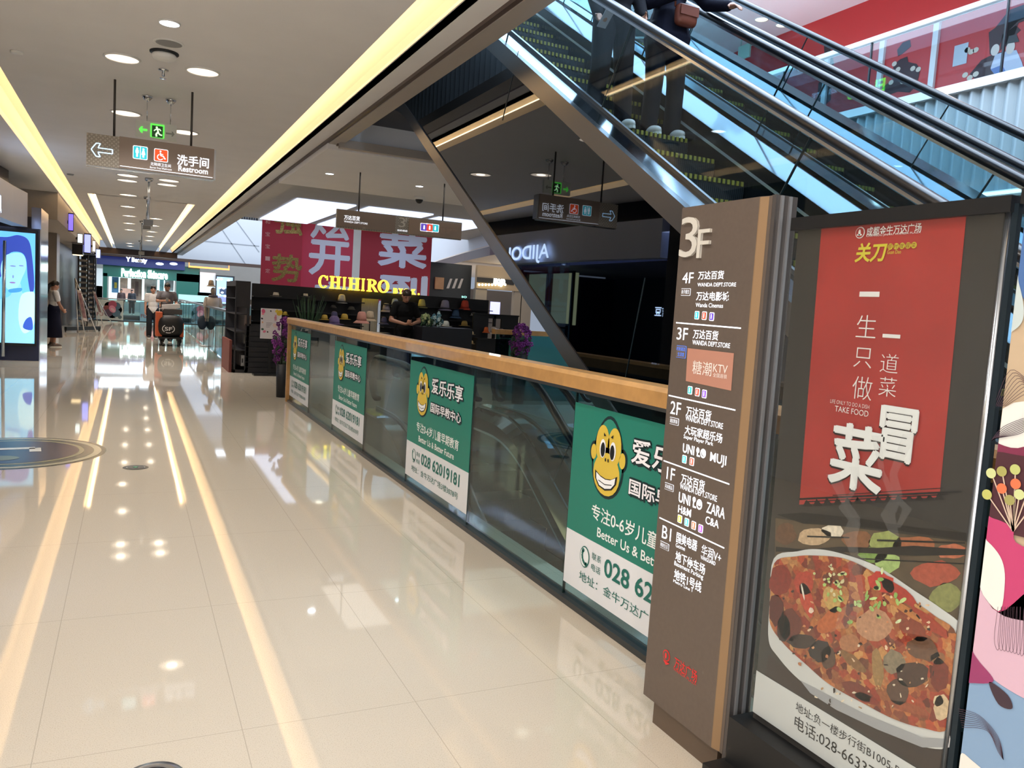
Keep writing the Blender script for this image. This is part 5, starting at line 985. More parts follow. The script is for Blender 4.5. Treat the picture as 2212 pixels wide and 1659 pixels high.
# glowing serif name
YN = YK - .05; fr = FY(YN); YG = glow('lit_yellow', 'ffe23a', 2.6)
def serif(b, fr, ch, u, v, w, h):
    t, th, s = w * .2, h * .09, w * .1
    q = lambda x0, y0, x1, y1: b.prism([fr.P(u + x0 * w, v + y0 * h), fr.P(u + x1 * w, v + y0 * h), fr.P(u + x1 * w, v + y1 * h), fr.P(u + x0 * w, v + y1 * h)], fr.n * .06)
    if ch in 'HI':
        for x in ((.22, .78) if ch == 'H' else (.5,)): q(x - .11, 0, x + .11, 1); q(x - .22, 0, x + .22, .09); q(x - .22, .91, x + .22, 1)
        if ch == 'H': q(.3, .46, .7, .56)
    if ch in 'CO':
        a0, a1 = (42, 318) if ch == 'C' else (0, 360); N = 24; P = []
        for i in range(N):
            A_, B_ = math.radians(a0 + (a1 - a0) * i / N), math.radians(a0 + (a1 - a0) * (i + 1) / N)
            f = lambda a, k: (u + w * .5 + w * (.5 if k else .28) * math.cos(a), v + h * .5 + h * (.52 if k else .43) * math.sin(a))
            b.prism([fr.P(*f(A_, 0)), fr.P(*f(A_, 1)), fr.P(*f(B_, 1)), fr.P(*f(B_, 0))], fr.n * .06)
        if ch == 'C': q(.84, .62, .92, .98)
    if ch == 'R':
        q(.14, 0, .36, 1); q(.03, 0, .47, .09); q(.03, .91, .36, 1)
        for i in range(10):
            A_, B_ = math.radians(-90 + 18 * i), math.radians(-72 + 18 * i); f = lambda a, k: (u + w * (.45 + (.42 if k else .2) * math.cos(a)), v + h * (.74 + (.26 if k else .17) * math.sin(a)))
            b.prism([fr.P(*f(A_, 0)), fr.P(*f(A_, 1)), fr.P(*f(B_, 1)), fr.P(*f(B_, 0))], fr.n * .06)
        q(.3, .91, .46, 1); q(.3, .48, .46, .57); b.prism([fr.P(u + w * .42, v + h * .5), fr.P(u + w * .62, v + h * .5), fr.P(u + w * 1.05, v), fr.P(u + w * .8, v)], fr.n * .06)
b = MB()
for ch, px0, px1 in (('C', 687, 708), ('H', 711, 735), ('I', 735, 750), ('H', 751, 776), ('I', 776, 790), ('R', 791, 814), ('O', 815, 839)):
    yb = 621 + (px0 - 687) * .08; u0, v0 = fr.px(px0, yb); u1, _ = fr.px(px1, yb); h = fr.px(px0, yb - 27)[1] - v0; serif(b, fr, ch, u0, v0, u1 - u0, h)
b.use(YG)
for i, (ch, px) in enumerate((('B', 849), ('Y', 860), ('S', 872), ('.', 882), ('K', 888), ('.', 902))): yb = 633 + (px - 849) * .06; b.ftpx(fr, ch, (px, yb), (px + (9 if ch != '.' else 3), yb), (px, yb - (11 if ch != '.' else 3)), 2, .05, depth=.05)
b.mats = [YG]; b.mi = [0] * len(b.f); b.build('lit_name', None, ks, 'glowing yellow shop letters')
# ---------------------------------------------------------------- hats
def hat(label, px, py, pw, col, kind='bucket', Y=YK - .15, band=None, grp='hats on the kiosk shelves'):
    p = at(px, py, Y=Y); r = (at(px + pw / 2, py, Y=Y).x - p.x)
    m = mat('hat_' + col, col, .8, noise=.1, nscale=60); c = (0, 0, 0)
    t = thing('hat', label, 'hat', (p.x, p.y, p.z), grp); L = {'bucket': ([(r * .62, .0), (r * .6, r * .3), (r * .48, r * .95), (r * .3, r * 1.1), (.01, r * 1.12)], [(r, -r * .3), (r * 1.0, -r * .28), (r * .62, .03 * r), (r * .6, -.02)]),
         'straw': ([(r * .55, 0), (r * .53, r * .3), (r * .45, r * .62), (r * .28, r * .78), (.01, r * .8)], [(r, -r * .06), (r, -r * .03), (r * .55, .02 * r), (r * .53, -.02 * r)]),
         'fedora': ([(r * .55, 0), (r * .53, r * .3), (r * .44, r * .7), (r * .3, r * .62), (.01, r * .6)], [(r, r * .02), (r, r * .05), (r * .55, .02 * r), (r * .53, -.02 * r)]),
         'cap': ([(r * .7, 0), (r * .68, r * .3), (r * .5, r * .6), (.01, r * .68)], [(r * .95, -r * .1), (r * .95, -.08 * r), (r * .7, .01), (r * .68, -.01)])}[kind]
    b = MB(); b.lathe([(q, z) for q, z in L[0]], p, 18); b.build('crown', m, t); b = MB(); b.lathe(L[1], p, 20, sy=1.0); b.build('brim', m, t)
    if band: b = MB(); b.lathe([(r * .565, r * .02), (r * .56, r * .2), (r * .54, r * .2), (r * .54, r * .02)], p, 18); b.build('hat_band', mat('hat_band_' + band, band, .7), t)
    return t
for a in (('white fedora with black band, leftmost on the kiosk back wall', 596, 640, 25, 'd8d4cc', 'fedora', YK - .15, '151515'), ('white fedora with black band above the tall green reeds', 660, 641, 20, 'd0ccc4', 'fedora', YK - .15, '151515'), ('pale grey cloche hat highest on the left shelves', 738, 651, 27, 'b9b6b0', 'bucket', YK - .15),
          ('yellow straw hat half hidden behind the white flower sign', 616, 680, 18, 'c9b04a', 'straw', YK - .3), ('grey cap below the pale grey cloche', 720, 664, 17, '54524e', 'cap', YK - .15), ('dull grey bucket hat left of the kiosk mirror gap', 759, 668, 19, '5a564e', 'cap', YK - .15),
          ('yellow straw hat left of the purple-blue hat', 701, 690, 26, 'b8a050', 'straw', YK - .5), ('purple-blue bucket hat between two yellow straw hats', 722, 686, 24, '4a4a70', 'bucket', YK - .7), ('lilac wide hat lying below the purple-blue hat', 722, 699, 42, '75689a', 'straw', YK - .9), ('yellow straw hat right of the purple-blue hat', 744, 689, 28, 'b8a04c', 'straw', YK - .5),
          ('pink and grey bucket hat on the wire stand', 781, 693, 35, 'c08a80', 'bucket', 15.9, '9a9a98'), ('beige bucket hat behind the pink one', 799, 689, 30, 'b5a58e', 'bucket', 16.1),
          ('grey-lilac bucket hat right of the kiosk mirror gap', 834, 670, 26, '8f8a98', 'bucket', YK - .15), ('light blue bucket hat behind the stall keeper head', 853, 659, 24, '9aa8c8', 'bucket', YK - .15), ('magenta hat beside the stall keeper neck', 892, 676, 18, '9a3a80', 'bucket', YK - .15), ('navy hat at the stall keeper elbow', 829, 697, 22, '3a3a58', 'bucket', YK - .4),
          ('pale yellow bucket hat right of the stall keeper', 911, 661, 25, 'd0c87a', 'bucket', YK - .15), ('lavender bucket hat left of the red one', 961, 666, 30, '9a98b8', 'bucket', YK - .15, '55557a'), ('red bucket hat on the upper right shelf', 1004, 665, 27, 'c84a38', 'bucket', YK - .15), ('blue bucket hat below the lavender and red ones', 984, 683, 25, '4a6a90', 'bucket', YK - .15),
          ('white cap under the red hat', 1023, 681, 16, 'c9c9c6', 'cap', YK - .15), ('tan straw hat in the middle of the right shelves', 1003, 703, 24, 'b59c5c', 'straw', YK - .3), ('white wide-brimmed hat tilting beside the flowers', 963, 704, 26, 'ccd0cc', 'straw', 16.2), ('cream hat stacked highest at the counter end', 1019, 722, 15, 'b9a888', 'straw', 15.6), ('cream hat stacked lowest at the counter end', 1018, 742, 15, 'c0a878', 'straw', 15.6),
          ('white printed cap on the low wall ledge', 1066, 718, 20, 'c4b8b0', 'bucket', 16.35), ('orange checked cap on the low wall ledge', 1050, 716, 16, 'c8602f', 'bucket', 16.35), ('dark small hat on the low wall ledge behind the white cap', 1082, 714, 14, '6a5a56', 'cap', 16.35)):
    hat(*a)
t = thing('hat_stand', 'wire stand holding the pink and beige hats', 'hat stand', at(785, 722, Y=15.9)); b = MB(); p = at(781, 693, Y=15.9); q = at(799, 689, Y=16.1); b.tube([p, (p.x, p.y, .9)], .01, 6); b.tube([q, (q.x, q.y, .9)], .01, 6); b.box(p.x - .1, q.x + .1, 15.8, 16.2, .88, .9); b.build('frame', M['black'], t)
# flower sign, reeds, bouquets, boxes
Yp = 15.7; fr = FY(Yp - .015); t = thing('sign_board', 'white floral notice board on a black floor stand before the kiosk', 'sign', at(582, 812, Z=0)); u0, v0 = fr.px(562, 731); u1, v1 = fr.px(609, 668)
b = MB(); b.box(u0, u1, Yp - .014, Yp + .01, v0, v1); b.build('board', flat('d9d6dc', .5), t); b = MB(); b.box((u0 + u1) / 2 - .02, (u0 + u1) / 2 + .02, Yp + .01, Yp + .04, 0, v0 + .1); b.box((u0 + u1) / 2 - .3, (u0 + u1) / 2 + .3, Yp - .15, Yp + .15, 0, .03); b.build('stand', M['black'], t)
b = MB()
for px, py, r, c in ((569, 672, 5, 'd8608a'), (568, 678, 3, 'e890a8'), (604, 676, 7, 'd8b83a'), (598, 672, 4, 'e0c84a'), (595, 686, 3, 'd8a0b0'), (566, 688, 2.5, '2a2a30'), (567, 711, 3, '3a5a4a'), (571, 716, 3.5, 'd87a98'), (594, 703, 5.5, 'e0c8c0'), (585, 672, 2, '4a4a50'), (578, 717, 2, '4a3a40'), (590, 720, 2, '4a3a40'), (567, 696, 2, 'e0a070'), (603, 708, 2.5, '6a8a6a')): u, v = fr.px(px, py); k = abs(fr.px(px + r, py)[0] - u); b.use(flat(c)); b.fell(fr, u, v, k, k * .8, 2, rot=r, seg=12)
b.use(flat('d87898')); b.ftpx(fr, '夏', (593, 686), (598, 687), (593, 680), 3); b.ftpx(fr, '季', (592, 693), (598, 694), (592, 687), 3); b.use(flat('5a5a60'))
for i in range(4): b.frect(fr, fr.px(575, 0 + 690)[0], fr.px(575, 697 + 3 * i)[1] - .006, fr.px(589 - 2 * i, 690)[0], fr.px(575, 697 + 3 * i)[1], 2)
b.build('floral_print', None, t)
p = at(665, 690, Y=17.0); t = thing('potted_reeds', 'tall green artificial reeds inside the kiosk', 'plant', (p.x, p.y, .3)); b = MB(); b.lathe([(.13, .3), (.17, .75), (.15, .75), (.1, .4)], (p.x, p.y, 0), 14); b.build('pot', M['black'], t); b = MB()
for i in range(46): a = random.uniform(0, 6.28); r = random.uniform(0, .12); l = random.uniform(.05, .32); b.tube([(p.x + r * math.cos(a), p.y + r * math.sin(a), .7), (p.x + (r + l * .5) * math.cos(a), p.y + (r + l * .5) * math.sin(a), 1.1), (p.x + (r + l) * math.cos(a), p.y + (r + l) * math.sin(a), random.uniform(1.3, 1.62))], [.008, .007, .003], 5)
b.build('leaf_blades', mat('reed_green', '31523a', .6), t)
def bouquet(name, label, c, cols, n, R, vase=None, tall=1.0, leafcol='2a4a30'):
    t = thing(name, label, 'flowers', (c.x, c.y, 0 if vase is None else vase)); b = MB()
    for i in range(n):
        a = random.uniform(0, 6.28); h = random.uniform(-.8, 1); rr = R * math.sqrt(max(.05, 1 - h * h)) * random.uniform(.6, 1); q = Vector((c.x + rr * math.cos(a), c.y + rr * .8 * math.sin(a), c.z + h * R * tall)); b.use(mat('petal_' + cols[i % len(cols)], cols[i % len(cols)], .7))
        s = random.uniform(.1, .18) * R
        for k in range(5): e = a + k * 1.257; d = Vector((math.cos(e) * .8, math.sin(e) * .4 - .3, math.sin(e))) * s; b.ell(q + d, (s * .62, s * .5, s * .62), None, 6, 4)
    b.build('blossoms', None, t); b = MB()
    for i in range(22): a = random.uniform(0, 6.28); b.ell((c.x + R * .7 * math.cos(a), c.y + R * .5 * math.sin(a), c.z + random.uniform(-.9, .2) * R * tall), (R * .2, R * .1, R * .28), Matrix.Rotation(a, 3, 'Y'), 6, 4)
    b.build('leaves', mat('leaf_' + leafcol, leafcol, .6), t); return t
c = at(921, 692, Y=15.3); bouquet('bouquet', 'yellow-green artificial hydrangeas in a glass at the counter', c, ['b9c48a', 'c8d0a0', '8aa070'], 30, .13, 1.0); c2 = at(944, 691, Y=15.3); bouquet('bouquet', 'pale blue and white artificial roses on the kiosk counter', c2, ['c8dce0', '6a98a8', 'a8c4cc', '4a7a8c'], 34, .15, 1.0)
for cc, px, lab in ((c, 920, 'stemmed glass vase under the yellow-green hydrangeas'), (c2, 933, 'stemmed glass vase under the pale blue roses')): b = MB(); p = at(px, 732, Y=15.3); b.lathe([(.05, 0), (.012, .015), (.01, .1), (.045, .18), (.05, cc.z - p.z), (.046, cc.z - p.z), (.04, .19)], p, 14); o = b.build('vase', glass('vase_glass', 'e8f0f0', 2)); tag(o, lab, 'vase')
def orchid(label, px, py, Y, w, h, Z0):
    c = at(px, py, Y=Y); R = at(px + w / 2, py, Y=Y).x - c.x; t = bouquet('orchid_planter', label, c, ['7a2a80', '6a2270', '8f3a90', '5a1c60'], 90, R, Z0, h / w, '263a26'); b = MB()
    for i in range(12): a = i * .52; b.ell((c.x + R * .5 * math.cos(a), c.y + R * .4 * math.sin(a), c.z - R * h / w * .7), (R * .12, R * .12, R * .5), None, 6, 4)
    b.build('foliage', mat('dark_leaf', '24331f', .6), t); b = MB(); b.lathe([(R * .5, Z0), (R * .6, c.z - R * h / w * .8), (R * .5, c.z - R * h / w * .8)], (c.x, c.y, 0), 14); b.build('pot', M['dark'], t)
orchid('purple orchid planter spilling past the oak end of the railing', 612, 742, 12.3, 46, 112, 0.0)
orchid('purple orchid planter on the far side of the void near the kiosk', 1126, 737, 11.75, 46, 62, .0)
for i, (px, py, w, h, col, lab) in enumerate(((532, 652, 17, 10, '8a8a8a', 'grey box on the highest cubby of the kiosk side shelf'), (534, 692, 11, 20, '7a6a62', 'brown box in the second cubby of the kiosk side shelf'), (528, 732, 7, 18, '6a6660', 'narrow grey box left in the third cubby'), (537, 733, 6, 17, '9a948c', 'narrow pale box right in the third cubby'), (522, 778, 8, 22, '9a9a9c', 'white printed box left in the lowest cubby'), (531, 781, 8, 20, 'a8a6a6', 'white printed box right in the lowest cubby'))):
    p = at(px, py + h / 2, Y=16.3); W = abs(at(px + w, py, Y=16.3).x - p.x); H = h / 1720 * 16.3; b = MB(); b.box(p.x - W / 2, p.x + W / 2, 16.14, 16.4, p.z, p.z + H); b.use(mat('box_ink', '2a2a2c', .6)); b.frect(FY(16.14), p.x - W * .3, p.z + H * .3, p.x + W * .1, p.z + H * .7, 1); b.mats[0] = mat('box_' + col, col, .6); b.mats = [mat('box_' + col, col, .6), mat('box_ink', '2a2a2c', .6)]; b.mi = [0] * 6 + [1]; o = b.build('storage_box'); tag(o, lab, 'box', 'boxes in the kiosk side shelf')
b = MB(); p0 = at(477 + 42, 770, Y=16.1); b.box(p0.x - .2, p0.x - .15, 16.15, 17.5, 0, .62); o = b.build('red_panel', mat('dull_red_panel', '6a2f28', .5)); tag(o, 'dull red panel along the foot of the kiosk side shelf', 'panel')
# glass behind the right kiosk end
r3 = thing('glass_railing', 'teal looking glass railing with oak cap behind the far orchid planter', 'railing', (7, 12.1, 0)); b = MB(); b.box(5.5, 10.1, 12.1, 12.112, 0, 1.12); b.build('glass_pane', glass('teal_glass', '7fb0ae'), r3); b = MB(); b.box(5.45, 10.1, 12.04, 12.18, 1.12, 1.2); b.build('handrail', M['wood'], r3)
spot('kiosk_spot', (4.5, 15.4, 3.3), 60, (1, .93, .85), 120)
# ================================================================ LEFT SHOPFRONT WITH BLUE LIGHT
BLUEF = mat('blue_white_fascia', 'c3cbe0', .4); NEON = glow('blue_white_neon', 'cfe4ff', 5)
lf = thing('shop_fascia', 'curved white fascia with mirrored glowing shop name over the blue left shop', 'shopfront', (-2.2, 14, 2.5))
cur = [(-2.3, 10.5), (-2.05, 12.5), (-1.95, 14.5), (-1.85, 16.3), (-1.75, 17.4)]
b = MB()
for (xa, ya), (xb, yb) in zip(cur, cur[1:]): b.prism([(xa, ya, 2.5), (xb, yb, 2.5), (xb - .25, yb, 2.5), (xa - .25, ya, 2.5)], (0, 0, .62))
b.build('fascia_panel', BLUEF, lf)
b = MB()
for (xa, ya), (xb, yb) in zip(cur, cur[1:]): b.prism([(xa - .3, ya, 3.12), (xb - .3, yb, 3.12), (xb - .5, yb, 3.12), (xa - .5, ya, 3.12)], (0, 0, .37))
b.build('shadow_gap', M['dark'], lf)
fs = Frame((-2.0, 13.45, 2.56), (.06, 1, 0), (0, 0, 1)); fs.n = Vector((1, -.06, 0)).normalized(); fs = Frame((-1.93, 15.55, 2.56), (-.06, -1, 0), (0, 0, 1)); fs.n = Vector((1, 0, 0))
b = MB(); fs2 = Frame((-1.94, 13.5, 2.57), (0, 1, 0), (0, 0, 1)); b.use(NEON); b.ftext(fs2, 'AJIDOU', 0, 0, .27, 2.1, 30, bold=.015); b.build('lit_name', None, lf)
b = MB(); b.ftext(FXP(-3.0, 10.85, 1.58), '阿吉豆', 0, 0, .17, .6, 30, bold=.02); o = b.build('lit_sign', NEON); tag(o, 'glowing blue white shop characters inside the left shop, seen in the mirror panel', 'sign')
M['bluewall'] = mat('deep_blue_wall', '1a2140', .25)
b = MB(); b.box(-6, -1.56, 17.56, 17.75, 0, 2.49); struct(b, 'wall_left_screen', M['bluewall'])
fr = FY(17.54); sc = thing('advertising_screen', 'glowing blue advertising screen with a woman portrait on the left', 'screen', (-2.3, 17.5, .3)); u1, v1 = fr.px(77, 505); u0_, v0 = fr.px(72, 742); u0 = u1 - 1.4
b = MB(); b.box(u0 - .05, u1 + .03, 17.5, 17.56, v0 - .05, v1 + .05); b.build('frame', M['black'], sc)
b = MB(); fr = FY(17.498); G = lambda c, s=.85: b.use(glow('screen_' + c, c, s))
G('6fc4f0'); b.frect(fr, u0, v0, u1, v1, 1); G('3a4fb0'); b.fpoly(fr, [(max(u0, min(u1, p)), max(v0, min(v1, q))) for p, q in spline([fr.px(*z) for z in [(16, 512), (40, 508), (62, 520), (70, 560), (74, 620), (66, 632), (60, 600), (56, 560), (44, 545), (20, 548), (10, 580), (0, 600), (-40, 640), (-50, 560), (-30, 515)]])], 2)
G('9fdcf2'); b.fpoly(fr, [(max(u0, min(u1, p)), max(v0, min(v1, q))) for p, q in spline([fr.px(*z) for z in [(12, 552), (40, 546), (54, 556), (56, 580), (48, 600), (40, 618), (28, 628), (14, 622), (4, 600), (2, 575)]])], 3); G('8fd0ee'); b.fpoly(fr, [(max(u0, min(u1, p)), max(v0, min(v1, q))) for p, q in spline([fr.px(*z) for z in [(30, 622), (44, 612), (48, 632), (66, 650), (72, 700), (70, 742), (-60, 742), (-50, 680), (-10, 650), (20, 640)]])], 2); G('bdeaf5'); b.fpoly(fr, [(max(u0, min(u1, p)), max(v0, min(v1, q))) for p, q in spline([fr.px(*z) for z in [(45, 640), (66, 630), (76, 640), (74, 700), (52, 720), (40, 690)]])], 3)
G('3a5cc0'); b.fpoly(fr, [(max(u0, min(u1, p)), max(v0, min(v1, q))) for p, q in spline([fr.px(*z) for z in [(56, 690), (68, 686), (70, 712), (50, 708)]])], 4); G('7a8ad0'); u, v = fr.px(28, 577); b.fell(fr, u, v + .02, .05, .012, 4); u, v = fr.px(46, 574); b.fell(fr, u, v, .04, .012, 4); u, v = fr.px(31, 600); b.fell(fr, u - .02, v + .02, .012, .03, 4); G('8a6ab8'); u, v = fr.px(27, 614); b.fell(fr, u, v + .03, .05, .014, 4)
G('4a9ad8'); b.fpoly(fr, [(max(u0, min(u1, p)), max(v0, min(v1, q))) for p, q in spline([fr.px(*z) for z in [(20, 625), (46, 622), (44, 630), (22, 632)]])], 4); b.build('picture', None, sc)
cl = MB(); cl.box(-1.72, -1.56, 17.75, 19.2, 0, 2.9); struct(cl, 'wall_left_column', mat('polished_blue_grey_column', '7f869c', .12, .6))
gd = thing('glass_door', 'frameless glass shop door with a tall steel handle, left edge of the photo', 'door', (-2.2, 13.5, 0)); gg = glass('door_glass', 'dfe8f2', 1.2)
b = MB(); b.box(-2.2, -2.188, 15.3, 17.2, 0, 2.49); b.build('glass_pane', gg, gd); b = MB(); b.tube([at(36, 740, X=-2.1), at(39, 500, X=-2.1)], .03, 8); b.build('door_handle', M['steel'], gd, 'steel bar handle')
g2 = thing('glass_door', 'second glass shop door whose steel handle stands left of the first', 'door', (-2.2, 12, 0)); b = MB(); b.box(-2.2, -2.188, 13.2, 15.25, 0, 2.49); b.build('glass_pane', gg, g2); b = MB(); b.tube([at(6, 770, X=-2.1), at(10, 520, X=-2.1)], .03, 8); b.build('door_handle', M['steel'], g2, 'steel bar handle')
# lit shelf inside the left shop (mirrored in the dark panel)
ls = thing('display_window', 'pale lit display window of the left shop, seen in the dark mirror', 'display', (-3.3, 16, 0)); b = MB(); b.box(-3.4, -3.3, 14.9, 17.1, 1.3, 2.42); b.build('light_panel', glow('pale_green_light', 'c8d0a0', .9), ls); b = MB()
for y in (14.9, 15.9, 16.05, 17.1): b.box(-3.3, -3.24, y - .03, y + .03, 0, 2.45)
for z in (.9, 1.3, 2.43): b.box(-3.3, -3.24, 14.9, 17.1, z - .02, z + .02)
b.build('frame', M['black'], ls)
b = MB(); b.box(-5.9, -2.85, 4, 17.4, 2.52, 2.6); struct(b, 'ceiling_left_shop', mat('blue_grey_ceiling', '6a7090', .6))
b = MB(); b.box(-2.4, -2.3, 8, 10.3, 0, 3.5); struct(b, 'wall_left_dark_pier', M['dark']); b = MB(); b.box(-2.4, -2.3, -6, 8, 0, 3.5); struct(b, 'wall_left_near', mat('pale_bounce_wall', 'cfccca', .6))  # unseen near wall made pale to bounce light onto the ceiling
# recessed shopfronts further along
b = MB(); b.box(-2.9, -2.2, 24.2, 26.0, 0, 2.9); b.box(-2.6, -1.9, 26.0, 27.0, 0, 2.9); struct(b, 'wall_left_pier', M['greystone'])
b = MB(); b.box(-2.3, -2.2, 27.0, 43, 0, 2.9); struct(b, 'wall_left_dark', mat('dark_maroon_wall', '2e2526', .4))
b = MB(); b.box(-3.4, -1.75, 20.4, 20.5, 0, 2.9); struct(b, 'wall_left_return', M['darkwall'])
for k, (px0, px1, y0, y1) in enumerate(((187, 198, 548, 705), (199, 206, 560, 700))):
    p0 = at(px0, y1, X=-1.55); t = thing('display_shelf', ('dark slatted display shelf before the far left shops', 'second dark slatted shelf beside the far balustrade')[k], 'shelf', (-1.8, p0.y, 0)); b = MB(); Y = 33 + 5 * k
    b.box(-1.75, -1.7, Y, Y + 1.2, 0, 2.6); b.box(-1.45, -1.4, Y, Y + .05, 0, 2.6); b.build('frame', M['black'], t); b = MB()
    for i in range(12): b.box(-1.72, -1.42, Y, Y + 1.2, .15 + i * .2, .22 + i * .2)
    b.build('shelf', mat('grey_shelf_goods', '7a7670', .6), t)
# blade signs hanging from the bulkhead
for k, (px, py, w, h, c, lab) in enumerate(((153, 480, 9, 34, '6a5ae0', 'small violet lit sign on the grey bulkhead'), (173, 515, 9, 18, 'dff4f4', 'small white lit box sign below the violet one'), (189, 526, 12, 38, '8a92f0', 'tall blue white lit blade sign of the far left shops'), (203, 532, 5, 22, 'f0ecd8', 'narrow cream lit blade sign beside the blue one'), (212, 548, 8, 18, 'a8b4f0', 'small pale lit sign at the far end of the left shops'))):
    p = at(px, py, X=-1.42 + .02 * k); W = w / 1720 * p.y; H = h / 1720 * p.y; t = thing('blade_sign', lab, 'sign', (p.x, p.y, p.z - H / 2), 'lit signs on the left shops'); b = MB(); b.box(p.x - W / 2, p.x + W / 2, p.y, p.y + .12, p.z - H / 2, p.z + H / 2); b.box(-1.52, p.x, p.y + .04, p.y + .08, p.z - .04, p.z + .04); b.build('case', M['black'], t)
    fr = FY(p.y - .002); b = MB(); b.use(glow('sign_' + c, c, 1.6)); b.frect(fr, p.x - W * .42, p.z - H * .44, p.x + W * .42, p.z + H * .44, 1); b.build('lit_face', None, t)
p = at(170, 560 - 10, X=-1.6); t = thing('lantern_sign', 'dark hanging box sign with a warm lit underside by the left shops', 'sign', (p.x, p.y, p.z)); b = MB(); b.box(p.x - .2, p.x + .12, p.y, p.y + .6, p.z, p.z + .35); b.build('case', M['black'], t); b = MB(); b.box(p.x - .18, p.x + .1, p.y + .02, p.y + .58, p.z - .02, p.z); b.build('lit_base', glow('warm_panel', 'ffe0a8', 2), t)
# easels
def easel(label, pf, pt, board):
    p = at(*pf, Z=0); fr = FY(p.y); t = thing('easel', label, 'easel', (p.x, p.y, 0)); q = lambda x, y, dy=0: Vector((*([fr.px(x, y)[0]]), p.y + dy, fr.px(x, y)[1]))
    b = MB(); c = [q(*k) for k in board]; b.prism([v + Vector((0, -.02, 0)) for v in c], (0, .03, 0)); b.build('board', flat('cfc8c8'), t); b = MB(); cen = sum(c, Vector()) / 4; b.prism([cen + (v - cen) * .82 + Vector((0, -.03, 0)) for v in c], (0, .008, 0)); b.build('picture', mat('muted_poster', '8a6a70', .5, noise=.5, nscale=5), t)
    b = MB(); top = q(*pt); [(lambda b: (b.tube([top, e], .018, 6), b.build('leg', M['steel'], t)))(MB()) for e in (q(*pf), (q(*pf).x + .35, p.y, 0), (q(*pf).x - .2, p.y + .5, 0))]
easel('easel with a framed poster beside the woman at the left shops', (183, 722), (162, 601), [(180, 692), (189, 694), (175, 627), (166, 626)])
easel('narrow leaning easel nearest the far flower posters', (222, 700), (200, 628), [(215, 678), (221, 680), (206, 630), (201, 630)])
b = MB(); p = at(165, 718, Z=0); b.bar((p.x - .3, p.y, .1), (p.x + .6, p.y + 1.5, .1), .08, .12); b.box(p.x - .32, p.x - .28, p.y - .04, p.y + .04, 0, .1); b.box(p.x + .56, p.x + .62, p.y + 1.4, p.y + 1.5, 0, .1); o = b.build('low_barrier', M['black']); tag(o, 'low dark barrier bar on the floor behind the easel', 'barrier')
# ================================================================ DELIVERY TROLLEY
tr = thing('delivery_trolley', 'delivery trolley loaded with a big black bag, pushed along the corridor', 'trolley', (.98, 23.6, 0)); X0, X1, Y0, Y1 = .68, 1.3, 23.4, 24.3
b = MB(); b.box(X0, X1, Y0, Y1, .2, .24); b.build('platform', M['dark'], tr)
for x in (X0 + .1, X1 - .08):
    for y in (Y0 + .1, Y1 - .1): b = MB(); b.lathe([(.07, -.025), (.085, -.02), (.085, .02), (.07, .025)], (x, y, .085), 14, axis='x'); b.build('wheel', M['black'], tr); b = MB(); b.box(x - .05, x + .05, y - .03, y + .03, .1, .2); b.build('caster_fork', M['dark'], tr)
b = MB(); b.tube([(X0 + .05, Y1, .24), (X0 + .05, Y1 + .15, .98), (X1 - .05, Y1 + .15, .98), (X1 - .05, Y1, .24)], .016, 8); b.build('handle', M['steel'], tr)
bg = thing('delivery_bag', 'bulging black delivery bag with a white round mark on the trolley', 'bag', (.98, 23.7, .24)); b = MB(); b.ell((.99, 23.75, .53), (.34, .38, .31), None, 24, 14); b.v = [(.99 + math.copysign(abs((x - .99) / .34) ** .6 * .34, x - .99), 23.75 + math.copysign(abs((y - 23.75) / .38) ** .6 * .38, y - 23.75), max(.245, .53 + math.copysign(abs((z - .53) / .31) ** .7 * .31, z - .53))) for x, y, z in b.v]; b.build('sack', mat('black_bag_cloth', '17171a', .6, noise=.1, bump=.3, nscale=7), bg)
fr = FY(23.36); b = MB(); b.use(flat('e8e8e8')); u, v = fr.px(364, 710); b.ftext(fr, 'SF', u, v - .055, .1, .19, 2, anchor='c', bold=.02)
b.fline(fr, [(u + .15 * math.cos(a), v - .005 + .11 * math.sin(a)) for a in [math.radians(q) for q in range(125, 236, 15)]], .02, 2); b.fline(fr, [(u + .15 * math.cos(a), v - .005 + .11 * math.sin(a)) for a in [math.radians(q) for q in range(245, 296, 10)]], .02, 2); b.fline(fr, [(u + .15 * math.cos(a), v - .005 + .11 * math.sin(a)) for a in [math.radians(q) for q in range(-55, 56, 15)]], .02, 2); b.build('logo', None, bg)
b = MB(); b.box(.62, .78, 23.5, 24.2, .25, .9); o = b.build('parcel', mat('orange_parcel', 'c8603a', .6)); tag(o, 'orange parcel behind the left side of the black bag', 'parcel'); b = MB(); b.box(1.22, 1.32, 23.5, 24.2, .25, .62); o = b.build('parcel', mat('orange_parcel', 'c8603a', .6)); tag(o, 'orange parcel peeping out right of the black bag', 'parcel')
b = MB(); b.box(.82, 1.28, 23.7, 24.2, .85, .99); o = b.build('parcel', mat('dark_parcel', '4a4748', .5)); tag(o, 'dark grey parcel on top of the black bag', 'parcel'); b = MB(); b.obox((1.0, 23.95, 1.06), (.22, 0, .03), (0, .2, 0), (-.01, 0, .06)); o = b.build('parcel', mat('white_parcel', 'd6d6d8', .5)); tag(o, 'white bag topmost on the trolley load', 'parcel')
